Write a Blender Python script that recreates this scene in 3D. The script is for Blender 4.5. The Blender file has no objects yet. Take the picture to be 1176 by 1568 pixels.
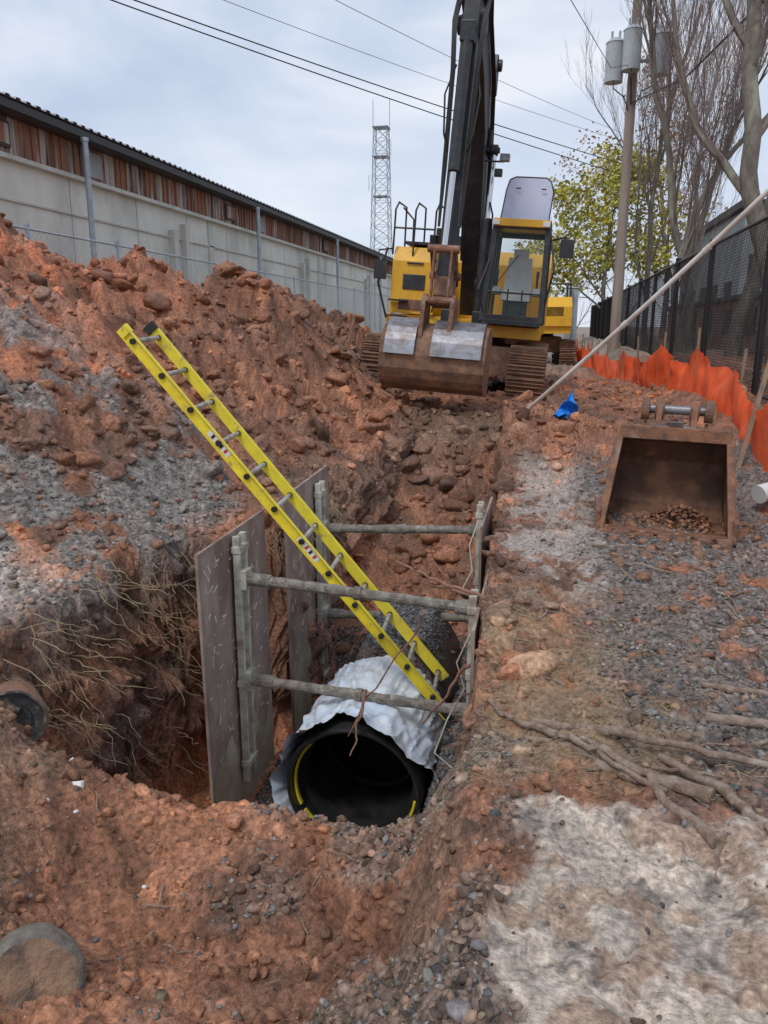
import bpy, math, random
import numpy as np
from mathutils import Vector, Matrix
random.seed(7); RNG=np.random.default_rng(11)
S=bpy.context.scene
S.view_settings.view_transform='Standard'; S.view_settings.look='None'; S.view_settings.exposure=0
# ------------------------------------------------------------ numpy noise
def h2(ix,iy,seed):
    a=(ix.astype(np.int64)*374761393+iy.astype(np.int64)*668265263+seed*1442695041)&0xFFFFFFFF
    a=((a^(a>>13))*1274126177)&0xFFFFFFFF
    a=((a^(a>>15))*2246822519)&0xFFFFFFFF
    a=a^(a>>16)
    return (a&0xFFFFFF)/float(0xFFFFFF)
def vn(x,y,seed=0):
    ix=np.floor(x);iy=np.floor(y);fx=x-ix;fy=y-iy
    fx=fx*fx*(3-2*fx);fy=fy*fy*(3-2*fy)
    a=h2(ix,iy,seed);b=h2(ix+1,iy,seed);c=h2(ix,iy+1,seed);d=h2(ix+1,iy+1,seed)
    return (a*(1-fx)+b*fx)*(1-fy)+(c*(1-fx)+d*fx)*fy
def fbm(x,y,o=4,seed=0):
    s=0;a=.5;t=0
    for i in range(o):
        s=s+a*vn(x*2**i+i*17.3,y*2**i-i*9.1,seed+i);t+=a;a*=.5
    return s/t
def cells4(x,y,seed=0):
    ix=np.floor(x);iy=np.floor(y);best=np.full(x.shape,9.);bid=np.zeros(x.shape);bx=np.zeros(x.shape);by=np.zeros(x.shape)
    for dx in(-1,0,1):
        for dy in(-1,0,1):
            cx=ix+dx;cy=iy+dy
            ex=x-cx-h2(cx,cy,seed+5);ey=y-cy-h2(cx,cy,seed+9)
            d=ex*ex+ey*ey
            m=d<best;best=np.where(m,d,best);bid=np.where(m,h2(cx,cy,seed+21),bid);bx=np.where(m,ex,bx);by=np.where(m,ey,by)
    return np.sqrt(best),bid,bx,by
def cells(x,y,seed=0):
    a=cells4(x,y,seed);return a[0],a[1]
def clod(x,y,s,seed):   # angular chunks: every cell is a tilted facet with broken edges
    f,i,ex,ey=cells4(x/s,y/s,seed)
    a=i*37.7;tilt=.9*(ex*np.cos(a)+ey*np.sin(a))
    return np.clip(.2+.8*i+tilt*(.4+i),0,1.4)*np.clip(1-(f/.98)**3,0,1)
def ss(v,a,b):
    t=np.clip((v-a)/(b-a),0,1);return t*t*(3-2*t)
# ------------------------------------------------------------ terrain
RIDGE=[(-9.5,5,3.6),(-7.6,8.0,3.40),(-7.0,8.5,2.85),(-6.1,9.3,1.95),(-5.6,10.1,2.0),(-5.35,10.7,1.40),(-5.1,11.9,1.80),(-4.7,13.2,1.4),(-4.1,14.5,1.15),(-4.2,17.5,.6),(-5.2,24,.2)]
def ridge(x,y):
    m=np.full(x.shape,-9.)
    for (x0,y0,h0),(x1,y1,h1) in zip(RIDGE[:-1],RIDGE[1:]):
        dx=x1-x0;dy=y1-y0;L=dx*dx+dy*dy
        t=np.clip(((x-x0)*dx+(y-y0)*dy)/L,0,1)
        d=np.hypot(x-x0-t*dx,y-y0-t*dy)
        m=np.maximum(m,h0+(h1-h0)*t-.74*np.sqrt(d*d+.05)+.15)
    k=.22
    return k*np.log1p(np.exp(np.clip(m/k,-30,30)))
XL=([-5,1,2,3,3.8,4.6,5.3,5.75,6.05,8,10,11.5],[-2.3,-2.05,-2.15,-2.65,-2.95,-3.0,-2.9,-2.7,-2.3,-2.2,-2.05,-2.0])
XR=([-5,1,2.3,3.5,4.2,4.8,9.6,11.5],[-.2,-.17,-.15,-.25,-.32,-.34,-.55,-.6])
ZF=([-5,.5,1.2,2.3,2.95,3.15,3.55,6.0,6.8,8.0,9.2,10.6,12],[-.1,-.25,-.42,-.55,-.50,-.6,-1.86,-1.84,-1.45,-.95,-.45,.2,.45])
def zones(x,y):
    n1=fbm(x*1.3+3,y*1.3,4,40)-.5; n2=fbm(x*4+1,y*4,4,50)-.5; n3=fbm(x*.7,y*.7,3,60)-.5
    n4=fbm(x*14,y*14,3,55)-.5
    xw=x+.35*n1+.30*n2+.10*n4; yw=y+.5*n1-.35*n2+.10*n4
    Z={}
    xl=np.interp(y,*XL)+.30*n2+.12*n1; xr=np.interp(y,*XR)+.10*n2*(1+ss(-y,-4,-3))
    wl=.30+.25*ss(-y,-3.4,-2.6); wr=.08+.24*ss(-y,-3.8,-2.8)
    ins=ss(x,xl-wl*.3,xl+wl)*ss(-x,-xr-wr*.0,-xr+wr)*(1-ss(y,10,11.5))
    Z['ins']=ins;up=1-ss(ins,.02,.25)
    Z['slab']=ss(xw,-.12,-.04)*(1-ss(xw,1.15,1.35))*(1-ss(yw,2.52,2.66))*up
    Z['gravR']=ss(xw,.25,.6)*ss(yw,2.4,3.1)*(1-ss(yw,9,10.5))*(1-Z['slab'])*ss(n1+n2*.9,-.16,-.02)
    Z['mud']=ss(xw,-.35,-.15)*(1-ss(xw,.40,.65))*ss(yw,4.7,5.4)*(1-ss(yw,8.6,9.6))*up
    Z['straw']=ss(xw,-.4,-.2)*(1-ss(xw,.3,.8))*ss(yw,2.6,2.9)*(1-ss(yw,4.3,5.1))
    Z['gravL']=(1-ss(xw,-2.9,-2.4))*ss(yw,3.4,4.4)*(1-ss(yw,6.8,7.8))*ss(xw,-6,-5)*ss(n1*1.2+n2,-.06,.10)*up
    Z['gravC']=ss(xw,-1.4,-.8)*(1-ss(xw,-.1,.02))*(1-ss(yw,3.1,3.4))*(1-Z['slab'])*ss(n2+n1,-.24,-.08)
    Z['bed']=ins*ss(y,3.6,3.9)*(1-ss(y,7.0,7.6))
    Z['n1']=n1;Z['n2']=n2;Z['n3']=n3
    return Z
def H(x,y,fine=True):
    x=np.asarray(x,float);y=np.asarray(y,float)
    Z=zones(x,y);n1,n2=Z['n1'],Z['n2']
    z=.14*Z['n3']+.5*ss(y,7,13)+.5*ss(x,1.2,2.6)*ss(y,5,10)
    m=ridge(x+.7*n1,y+.7*n1)
    z=z+m*(1+.4*n1)+.40*n2*ss(m,.1,.8)
    z=z+.25*n1*ss(y,8,9.5)*(1-ss(y,18,22))*(1-ss(x,0,1.5))
    z=z+.34*np.exp(-((x+1.3)/1.3)**2-((y-10.7)/.6)**2)
    z=z+.25*ss(-x,2.4,4.2)*ss(y,3,5)
    ins=Z['ins']
    zf=np.interp(y,*ZF)
    over=ss(y,5.55,5.72)*(1-ss(y,6.8,7.6))
    zf=np.maximum(zf,-1.85+1.08*over*ss(.60-np.abs(x+1.15),0,.40))
    side=ss(y,3.9,4.5)*(1-ss(y,7.0,7.8))*ss(x,-.78,-.62)
    zf=np.maximum(zf,-1.85+.62*side+.15*n2*side)
    zf=zf+(.22*n1+.10*n2)*(1-Z['bed']*.7)
    zf=zf+.32*ss(-x,1.5,2.4)*(1-ss(y,2.8,3.3))+.22*ss(x,-.75,-.25)*(1-ss(y,2.9,3.3))
    z=z*(1-ins)+zf*ins
    if not fine: return z
    rough=1-.95*Z['slab']-.6*Z['mud'];rough=rough*(1-.5*Z['gravR'])*(1-.45*Z['gravL'])*(1-.75*Z['bed'])*(1-.2*Z['straw'])*(1-.2*Z['gravC'])
    wall=ins*(1-ins)*4
    rough=np.clip(rough,.02,1)*(1-.35*wall)
    big=ss(m,.05,.6)+ss(y,6.5,8.5)*(1-ss(x,.2,1.0))*.9
    far=1-ss(y,22,30)
    big=np.clip(big,0,1.2)*far
    va=fbm(x*.9,y*.9,3,90)
    xx=x+.05*n2;yy=y+.08*n2
    c0=clod(xx,yy,.55,7);c1=clod(xx,yy,.26,1);c2=clod(x+.03*c1,y,.11,2);c3=clod(x,y+.02*c2,.05,3)
    z=z+rough*(big*(.10+.90*ss(va,.35,.65))*(.15*(c0-.3)+.085*(c1-.3))+(.025+.02*big)*(c1-.3)+.048*(.55+.35*big)*c2+.022*c3+.04*(fbm(x*14,y*14,3,95)-.5))
    g=np.clip(Z['gravR']+Z['gravL']+Z['gravC']+Z['bed']+.4*Z['mud'],0,1)
    z=z+g*.014*clod(x,y,.034,4)
    s=Z['slab'];u=x+.25*fbm(x*2,y*2,3,72);v=y+.25*fbm(x*2+5,y*2,3,76)
    rid=np.clip(1-np.abs(fbm(u*3+.6*v,v*2.1-.8*u,4,70)-.5)*7,0,1);rid2=np.clip(1-np.abs(fbm(u*7,v*5,3,80)-.5)*14,0,1)
    z=z+s*(.03+.040*rid*fbm(x*2,y*2,2,73)*1.3-.016*rid2+.07*(fbm(x*2.5,y*2.5,3,74)-.5)+.010*(fbm(x*20,y*20,3,75)-.5)+.014*clod(x,y,.06,81)*ss(fbm(x*3,y*3,2,82),.5,.6))-.03*s*ss(fbm(x*2.2+9,y*1.4,3,71),.52,.66)
    # two shallow tyre tracks pressed into the working strip
    for xc in(.15,1.55):
        tr=np.exp(-((x-xc-.12*n1)/.13)**2)*ss(y,3.6,4.4)*(1-ss(y,9,11));z=z-tr*(.045+.02*np.sign(np.sin(y*26+6*(x-xc))))
    return z
def hz(x,y): return float(H(np.array([x]),np.array([y]))[0])
def lerp(a,b,t): return a*(1-t[...,None])+np.array(b)*t[...,None]
def colour(x,y,z):
    Z=zones(x,y);n1,n2,n3=Z['n1'],Z['n2'],Z['n3']
    m=ridge(x,y);X=x+z*.9;Y=y-z*1.1
    f5=fbm(X*11,Y*11,3,31);w2=fbm(X*3,Y*3,4,35)-.5
    c=np.zeros(x.shape+(3,))+np.array((.250,.115,.065))
    c=lerp(c,(.400,.160,.078),ss(n1+w2*.9+.4*(f5-.5),-.06,.22))
    c=lerp(c,(.130,.080,.056),ss(n3+w2*1.3,.03,.28)*.8)
    org=ss(-x,4.0,6.2)*(1-ss(y,10.0,12))*ss(m,.05,.7)
    c=lerp(c,(.56,.175,.075),org*.85*ss(w2+n1,-.30,.12))
    dk=np.maximum(ss(m,.5,1.2)*ss(y,9.5,12),ss(y,7.5,9.5)*.7*ss(-x,-.3,1))
    c=lerp(c,(.170,.085,.052),dk*.8*ss(w2,-.25,.12))
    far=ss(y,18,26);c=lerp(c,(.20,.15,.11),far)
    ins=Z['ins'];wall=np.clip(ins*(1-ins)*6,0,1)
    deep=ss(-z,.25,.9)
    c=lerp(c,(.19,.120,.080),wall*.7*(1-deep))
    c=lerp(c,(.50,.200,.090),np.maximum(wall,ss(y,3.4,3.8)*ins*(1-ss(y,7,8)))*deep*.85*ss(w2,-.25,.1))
    fg=ins*(1-ss(y,3.0,3.4));c=lerp(c,(.40,.180,.095),fg*.6*ss(n1+w2,-.2,.1))
    xx=x+.05*n2;yy=y+.08*n2
    _,i1=cells(xx/.26,yy/.26,1);_,i2=cells(X/.10,Y/.10,2)
    c=c*((.74+.5*i1)*(.74+.52*i2))[...,None]
    c=lerp(c,(.38,.335,.29),Z['mud']*.8*ss(f5+n1,.34,.56))
    c=lerp(c,(.29,.205,.125),Z['straw']*.75*ss(f5+w2,.2,.5))
    c=lerp(c,(.145,.135,.125),Z['gravR']*.85)
    c=lerp(c,(.19,.178,.16),Z['gravL']*.85)
    c=lerp(c,(.19,.150,.122),Z['gravC']*.7)
    c=lerp(c,(.10,.105,.105),Z['bed']*ss(z,-2.2,-.4)*ss(-z,.5,.7))
    sl=Z['slab'];st=fbm(x*7,y*5,5,77)
    c=lerp(c,(.52,.425,.34),sl)
    c=lerp(c,(.38,.315,.26),sl*ss(st,.46,.56)*.65)
    c=lerp(c,(.17,.145,.125),sl*ss(fbm(x*9+7,y*7,5,78),.63,.67)*.75)
    c=lerp(c,(.33,.20,.125),sl*ss(fbm(x*8,y*8,5,79),.57,.62)*.6)
    gl=ss(-x,2.95,3.3)*ss(-x,-5,-3.2)*(1-ss(y,4.2,4.8))*ss(y,3,3.4)*(1-ss(ins,.02,.2))
    c=lerp(c,(.46,.40,.34),gl*.6)
    vr=.62+.76*fbm(X*28,Y*28,3,33)
    c=c*vr[...,None]
    _,i=cells(x/.034,y/.034,4)
    g=np.clip(Z['gravR']+Z['gravL']+Z['gravC']+Z['bed']*.6,0,1)
    c=c*(1+g*(i-.5)*1.1)[...,None]
    return np.clip(c*1.22,0,1),g
def fastmesh(name,V,F,C=None,mats=(),smooth=False):
    me=bpy.data.meshes.new(name);n=F.shape[1]
    me.vertices.add(len(V));me.vertices.foreach_set('co',V.astype(np.float32).ravel())
    me.loops.add(F.size);me.loops.foreach_set('vertex_index',F.astype(np.int32).ravel())
    me.polygons.add(len(F));me.polygons.foreach_set('loop_start',np.arange(0,F.size,n,dtype=np.int32))
    if smooth: me.polygons.foreach_set('use_smooth',np.ones(len(F),dtype=bool))
    me.update(calc_edges=True)
    if C is not None:
        ca=me.color_attributes.new('Col','FLOAT_COLOR','POINT')
        if C.shape[1]==3: C=np.hstack([C,np.ones((len(C),1))])
        ca.data.foreach_set('color',C.astype(np.float32).ravel())
    for m in mats: me.materials.append(m)
    o=bpy.data.objects.new(name,me);S.collection.objects.link(o);return o
# ------------------------------------------------------------ materials
def mat(name,col=(.5,.5,.5),rough=.6,metal=0,col2=None,scale=5,bump=0,bscale=40,stretch=(1,1,1),lo=.4,hi=.6,vcol=False,alpha=None,trans=0,spec=.5,col3=None,s3=2,l3=.55,h3=.7,detail=8):
    m=bpy.data.materials.new(name);m.use_nodes=True;N=m.node_tree.nodes;L=m.node_tree.links
    b=N['Principled BSDF'];b.inputs['Roughness'].default_value=rough;b.inputs['Metallic'].default_value=metal
    b.inputs['Specular IOR Level'].default_value=spec
    tc=N.new('ShaderNodeTexCoord');mp=N.new('ShaderNodeMapping');mp.inputs['Scale'].default_value=stretch
    L.new(tc.outputs['Object'],mp.inputs['Vector'])
    def noise(s,d=detail):
        n=N.new('ShaderNodeTexNoise');n.inputs['Scale'].default_value=s;n.inputs['Detail'].default_value=d;n.inputs['Roughness'].default_value=.62
        L.new(mp.outputs[0],n.inputs['Vector']);return n
    def ramp(o,a,c,ta=0,tb=1):
        r=N.new('ShaderNodeMapRange');r.inputs['From Min'].default_value=a;r.inputs['From Max'].default_value=c;r.inputs['To Min'].default_value=ta;r.inputs['To Max'].default_value=tb;L.new(o,r.inputs['Value']);return r.outputs[0]
    src=None
    if vcol:
        at=N.new('ShaderNodeAttribute');at.attribute_name='Col';src=at.outputs['Color']
        n=noise(scale)
        mx=N.new('ShaderNodeMixRGB');mx.blend_type='MULTIPLY';mx.inputs[0].default_value=1
        L.new(src,mx.inputs[1]);L.new(ramp(n.outputs['Fac'],.30,.70,.42,1.65),mx.inputs[2]);src=mx.outputs[0]
        L.new(src,b.inputs['Base Color'])
        L.new(ramp(noise(2.5).outputs['Fac'],.35,.62,.38,.85),b.inputs['Roughness'])
    elif col2:
        mx=N.new('ShaderNodeMixRGB');mx.inputs[1].default_value=(*col,1);mx.inputs[2].default_value=(*col2,1)
        L.new(ramp(noise(scale).outputs['Fac'],lo,hi),mx.inputs[0]);src=mx.outputs[0]
        if col3:
            m3=N.new('ShaderNodeMixRGB');m3.inputs[2].default_value=(*col3,1);L.new(src,m3.inputs[1]);L.new(ramp(noise(s3).outputs['Fac'],l3,h3),m3.inputs[0]);src=m3.outputs[0]
        L.new(src,b.inputs['Base Color'])
    else: b.inputs['Base Color'].default_value=(*col,1)
    if bump:
        n=noise(bscale,6);bp=N.new('ShaderNodeBump');bp.inputs['Strength'].default_value=min(1,bump);bp.inputs['Distance'].default_value=.02
        L.new(n.outputs['Fac'],bp.inputs['Height']);L.new(bp.outputs[0],b.inputs['Normal'])
    if trans: b.inputs['Transmission Weight'].default_value=trans
    if alpha is not None: b.inputs['Alpha'].default_value=alpha
    return m
M={}
M['ground']=mat('ground_soil',vcol=True,scale=38,rough=.85,bump=1,bscale=75,spec=.45)
M['rock']=mat('clod_soil',vcol=True,scale=30,rough=.85,bump=.8,bscale=70,spec=.45)
M['yellow']=mat('machine_yellow',(.80,.43,.025),.42,col2=(.64,.33,.03),scale=3,lo=.5,hi=.75,col3=(.28,.16,.08),s3=5,l3=.62,h3=.8)
M['black']=mat('machine_black',(.022,.023,.026),.38,col2=(.075,.065,.058),scale=6,lo=.5,hi=.8)
M['rubber']=mat('rubber_black',(.02,.02,.02),.6)
M['chrome']=mat('chrome_rod',(.6,.6,.6),.2,1)
M['glass']=mat('cab_glass',(.12,.20,.18),.05,alpha=.14,spec=.8)
M['visor']=mat('visor_panel',(.46,.49,.64),.3,col2=(.54,.57,.70),scale=2)
M['seat']=mat('seat_fabric',(.58,.59,.55),.8,col2=(.66,.66,.62),scale=12)
M['mudsteel']=mat('muddy_steel',(.27,.14,.08),.7,.0,col2=(.15,.088,.06),scale=7,bump=.6,bscale=35,col3=(.38,.20,.11),s3=3)
M['rust']=mat('rusty_steel',(.31,.140,.075),.65,.1,col2=(.15,.080,.052),scale=9,bump=.6,bscale=50,col3=(.32,.27,.24),s3=4,l3=.58,h3=.70)
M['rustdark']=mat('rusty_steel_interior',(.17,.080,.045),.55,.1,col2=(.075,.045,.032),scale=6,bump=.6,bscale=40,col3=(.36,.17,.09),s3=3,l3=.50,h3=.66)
M['worn']=mat('worn_steel',(.27,.28,.31),.4,.5,col2=(.17,.14,.13),scale=6,bump=.2,col3=(.36,.38,.42),s3=3)
M['ladder']=mat('fibreglass_yellow',(.88,.74,.05),.42,col2=(.78,.62,.05),scale=9,col3=(.42,.29,.13),s3=11,l3=.57,h3=.70)
M['alu']=mat('aluminium',(.5,.5,.48),.45,.4,col2=(.32,.28,.23),scale=14)
M['rail']=mat('muddy_aluminium',(.56,.55,.47),.6,.1,col2=(.32,.26,.19),scale=9,lo=.45,hi=.65)
M['bar']=mat('mud_caked_bar',(.29,.26,.215),.85,0,col2=(.16,.135,.11),scale=16,bump=.9,bscale=60,col3=(.44,.42,.37),s3=13)
M['ply']=mat('muddy_plywood',(.29,.21,.185),.6,0,col2=(.40,.31,.26),scale=5,bump=.3,bscale=60,stretch=(1,1,.5),col3=(.20,.135,.105),s3=3,l3=.50,h3=.64)
M['plylow']=mat('mud_film',(.52,.46,.35),.7,0,col2=(.36,.29,.20),scale=4,bump=.3)
M['scratch']=mat('scratches',(.76,.69,.62),.8)
M['pipe']=mat('black_pipe',(.014,.014,.015),.32,col2=(.035,.033,.032),scale=7)
M['pyellow']=mat('yellow_gasket',(.80,.66,.03),.5)
M['wrap']=mat('plastic_wrap',(.60,.69,.80),.28,col2=(.78,.82,.86),scale=3,bump=.6,bscale=9,col3=(.44,.38,.33),s3=6,l3=.60,h3=.70)
M['orange']=mat('orange_fabric',(.92,.14,.035),.6,col2=(.80,.11,.035),scale=6,bump=.3,bscale=25,col3=(.55,.18,.08),s3=5,l3=.58,h3=.75)
M['wood']=mat('weathered_wood',(.32,.22,.14),.8,col2=(.22,.15,.10),scale=14,stretch=(1,1,.2),bump=.4)
M['straw']=mat('dry_straw',(.42,.34,.20),.8,col2=(.28,.20,.12),scale=4)
M['root']=mat('root_bark',(.36,.275,.215),.85,col2=(.22,.145,.10),scale=20,bump=.9,bscale=60,col3=(.52,.45,.38),s3=6)
M['redroot']=mat('clay_root',(.32,.155,.10),.85,col2=(.19,.10,.07),scale=20,bump=.5)
M['white']=mat('white_pvc',(.78,.75,.69),.4,col2=(.60,.52,.44),scale=2)
M['blue']=mat('blue_tarp',(.02,.24,.76),.5)
M['conc']=mat('concrete_wall',(.66,.65,.58),.85,col2=(.76,.75,.68),scale=.7,bump=.15,bscale=12,stretch=(1,1,.45),col3=(.42,.42,.36),s3=.55,l3=.50,h3=.72)
M['conc2']=mat('concrete_trim',(.62,.61,.55),.85,col2=(.50,.50,.45),scale=1.5)
M['band']=mat('rusted_siding',(.28,.12,.065),.7,col2=(.44,.40,.36),scale=2.0,stretch=(1,1,.10),lo=.50,hi=.58,col3=(.12,.065,.045),s3=1.8,l3=.50,h3=.60)
M['roof']=mat('roof_sheet',(.30,.32,.36),.5,col2=(.20,.22,.24),scale=1)
M['eave']=mat('eave_trim',(.045,.042,.04),.6)
M['galv']=mat('galvanised_steel',(.42,.48,.52),.45,.25,col2=(.34,.38,.42),scale=5)
M['wire']=mat('fence_wire',(.52,.55,.57),.5,.2)
M['bwire']=mat('black_vinyl_wire',(.014,.014,.016),.5)
M['brick']=mat('brick_wall',(.28,.14,.10),.85,col2=(.20,.105,.08),scale=8,bump=.3)
M['gray']=mat('gray_siding',(.36,.38,.38),.8,col2=(.29,.30,.30),scale=1)
M['bark']=mat('tree_bark',(.22,.19,.155),.9,col2=(.13,.11,.09),scale=9,stretch=(1,1,.3),bump=.8,bscale=25,col3=(.30,.31,.23),s3=3,l3=.52,h3=.68)
M['twig']=mat('twig_bark',(.25,.19,.17),.85,col2=(.17,.13,.12),scale=3)
M['pole']=mat('pole_wood',(.36,.30,.25),.85,col2=(.26,.21,.17),scale=5,stretch=(1,1,.1),bump=.3)
M['tran']=mat('transformer_paint',(.44,.48,.50),.45,col2=(.38,.41,.42),scale=3)
M['oldpipe']=mat('log_end_grain',(.36,.22,.135),.85,col2=(.20,.125,.085),scale=9,bump=.8,bscale=45,col3=(.11,.08,.06),s3=6,l3=.54,h3=.62)
M['tar']=mat('tar_coating',(.035,.033,.032),.5,col2=(.20,.15,.11),scale=9,lo=.50,hi=.62,bump=.4)
M['red']=mat('sign_red',(.6,.03,.03),.5)
M['signw']=mat('sign_white',(.75,.75,.73),.5)
M['yleaf']=mat('yellow_leaf',(.52,.43,.06),.6,col2=(.30,.31,.05),scale=1.2)
M['rleaf']=mat('red_leaf',(.40,.20,.14),.6,col2=(.32,.22,.13),scale=1.2)
# ------------------------------------------------------------ mesh builder
class MB:
    def __init__(s): s.v=[];s.f=[];s.m=[];s.mats=[]
    def mi(s,k):
        if k not in s.mats: s.mats.append(k)
        return s.mats.index(k)
    def add(s,vs,fs,k):
        o=len(s.v);s.v+= [tuple(v) for v in vs];i=s.mi(k)
        for f in fs: s.f.append(tuple(a+o for a in f));s.m.append(i)
    def box(s,c,d,k,R=None,taper=1):
        vs=[]
        for z in(-.5,.5):
            t=taper if z>0 else 1
            for x,y in((-.5,-.5),(.5,-.5),(.5,.5),(-.5,.5)): vs.append(Vector((x*d[0]*t,y*d[1]*t,z*d[2])))
        if R is not None: vs=[R@v for v in vs]
        vs=[v+Vector(c) for v in vs]
        s.add(vs,[(0,3,2,1),(4,5,6,7),(0,1,5,4),(1,2,6,5),(2,3,7,6),(3,0,4,7)],k)
    def beam(s,p0,p1,w,h,k,up=(0,0,1)):
        p0=Vector(p0);p1=Vector(p1);d=(p1-p0);L=d.length;d.normalize();u=Vector(up);r=d.cross(u)
        if r.length<1e-3:r=d.cross(Vector((0,1,0)))
        r.normalize();u=r.cross(d)
        R=Matrix((r,d,u)).transposed();s.box((p0+p1)/2,(w,L,h),k,R)
    def tube(s,pts,rad,k,n=8,cap=True):
        pts=[Vector(p) for p in pts];N=len(pts)
        if not hasattr(rad,'__len__'): rad=[rad]*N
        o=[];ref=None
        for i,p in enumerate(pts):
            d=(pts[min(i+1,N-1)]-pts[max(i-1,0)])
            if d.length<1e-9:d=Vector((0,0,1))
            d.normalize()
            if ref is None: ref=d.orthogonal().normalized()
            a=(ref-d*ref.dot(d))
            if a.length<1e-6:a=d.orthogonal()
            a.normalize();ref=a;b=d.cross(a)
            for j in range(n):
                t=2*math.pi*j/n;o.append(p+(a*math.cos(t)+b*math.sin(t))*rad[i])
        f=[]
        for i in range(N-1):
            for j in range(n):
                f.append((i*n+j,i*n+(j+1)%n,(i+1)*n+(j+1)%n,(i+1)*n+j))
        if cap: f.append(tuple(range(n-1,-1,-1)));f.append(tuple((N-1)*n+j for j in range(n)))
        s.add(o,f,k)
    def cyl(s,p0,p1,r,k,n=16): s.tube([p0,p1],r,k,n)
    def extr(s,prof,x0,x1,k):
        n=len(prof);vs=[(x0,y,z) for y,z in prof]+[(x1,y,z) for y,z in prof]
        f=[tuple(range(n)),tuple(range(2*n-1,n-1,-1))]
        for i in range(n):
            j=(i+1)%n;f.append((i,i+n,j+n,j))
        s.add(vs,f,k)
    def strip(s,prof,x0,x1,t,k):
        n=len(prof);nr=[]
        for i in range(n):
            a=Vector(prof[max(0,i-1)]);b=Vector(prof[min(n-1,i+1)]);d=(b-a).normalized();nr.append(Vector((-d.y,d.x)))
        P=[tuple(p) for p in prof]+[(prof[i][0]+nr[i].x*t,prof[i][1]+nr[i].y*t) for i in range(n-1,-1,-1)]
        N=len(P);vs=[(x0,y,z) for y,z in P]+[(x1,y,z) for y,z in P];f=[]
        for i in range(N):
            j=(i+1)%N;f.append((i,i+N,j+N,j))
        for i in range(n-1):
            a,b,c,d=i,i+1,N-2-i,N-1-i
            f.append((a,b,c,d));f.append((a+N,d+N,c+N,b+N))
        s.add(vs,f,k)
    def obj(s,name,parent=None,bevel=0,smooth=None,seg=2):
        me=bpy.data.meshes.new(name);me.from_pydata(s.v,[],s.f)
        for k in s.mats: me.materials.append(M[k])
        me.polygons.foreach_set('material_index',s.m)
        if smooth is not None:
            me.polygons.foreach_set('use_smooth',[True]*len(s.f));me.update()
            try: me.set_sharp_from_angle(angle=math.radians(smooth))
            except Exception: pass
        me.update();o=bpy.data.objects.new(name,me);S.collection.objects.link(o)
        if parent:o.parent=parent
        if bevel:
            b=o.modifiers.new('b','BEVEL');b.width=bevel;b.segments=seg;b.limit_method='ANGLE';b.angle_limit=math.radians(35)
        return o
def empty(name,loc=(0,0,0),rot=(0,0,0)):
    e=bpy.data.objects.new(name,None);S.collection.objects.link(e);e.location=loc;e.rotation_euler=rot;return e
# ------------------------------------------------------------ ground sheet (columns gather where the trench walls are)
ys=[-300,-60,-20,-8,-4,-2,-1,-.3,.2,.6]
y=.8
while y<20: ys.append(y);y*=1.0058
while y<900: ys.append(y);y*=1.04
ys=np.array(ys)
core=np.arange(-3.7,1.7,.0115)
r=[];l=[];st=.0115;x=1.7
while x<900: r.append(x);x+=st;st*=1.018 if x<12 else 1.15
st=.0115;x=-3.7-st
while x>-900: l.append(x);st*=1.010 if x>-13 else 1.15;x-=st
xb=np.array(l[::-1]+list(core)+r);dens=1/np.gradient(xb)
nx=len(xb)+150;ny=len(ys);X=np.zeros((ny,nx))
fx=np.unique(np.concatenate([xb,np.arange(-4,1,.004)]));db=np.interp(fx,xb,dens)
for j,yv in enumerate(ys):
    xl=np.interp(yv,*XL);xr=np.interp(yv,*XR)
    w=db*(1+3.2*np.exp(-((fx-xl-.08)/.22)**2)+2.2*np.exp(-((fx-xr+.05)/.13)**2)) if 1<yv<12 else db
    cdf=np.concatenate([[0],np.cumsum((w[1:]+w[:-1])/2*np.diff(fx))]);X[j]=np.interp(np.linspace(0,cdf[-1],nx),cdf,fx)
Y=np.repeat(ys[:,None],nx,1)
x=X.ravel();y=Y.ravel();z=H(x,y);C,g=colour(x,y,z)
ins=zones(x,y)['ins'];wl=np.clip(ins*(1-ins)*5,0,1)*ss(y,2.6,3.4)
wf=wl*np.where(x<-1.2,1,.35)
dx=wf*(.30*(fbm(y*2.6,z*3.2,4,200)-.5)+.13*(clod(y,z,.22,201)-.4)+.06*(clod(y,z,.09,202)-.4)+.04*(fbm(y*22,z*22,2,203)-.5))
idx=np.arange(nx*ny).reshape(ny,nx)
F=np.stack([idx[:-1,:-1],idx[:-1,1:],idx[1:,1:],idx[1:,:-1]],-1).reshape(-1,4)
fastmesh('ground',np.stack([x+dx,y,z],1),F,C,[M['ground']],smooth=True)
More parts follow.
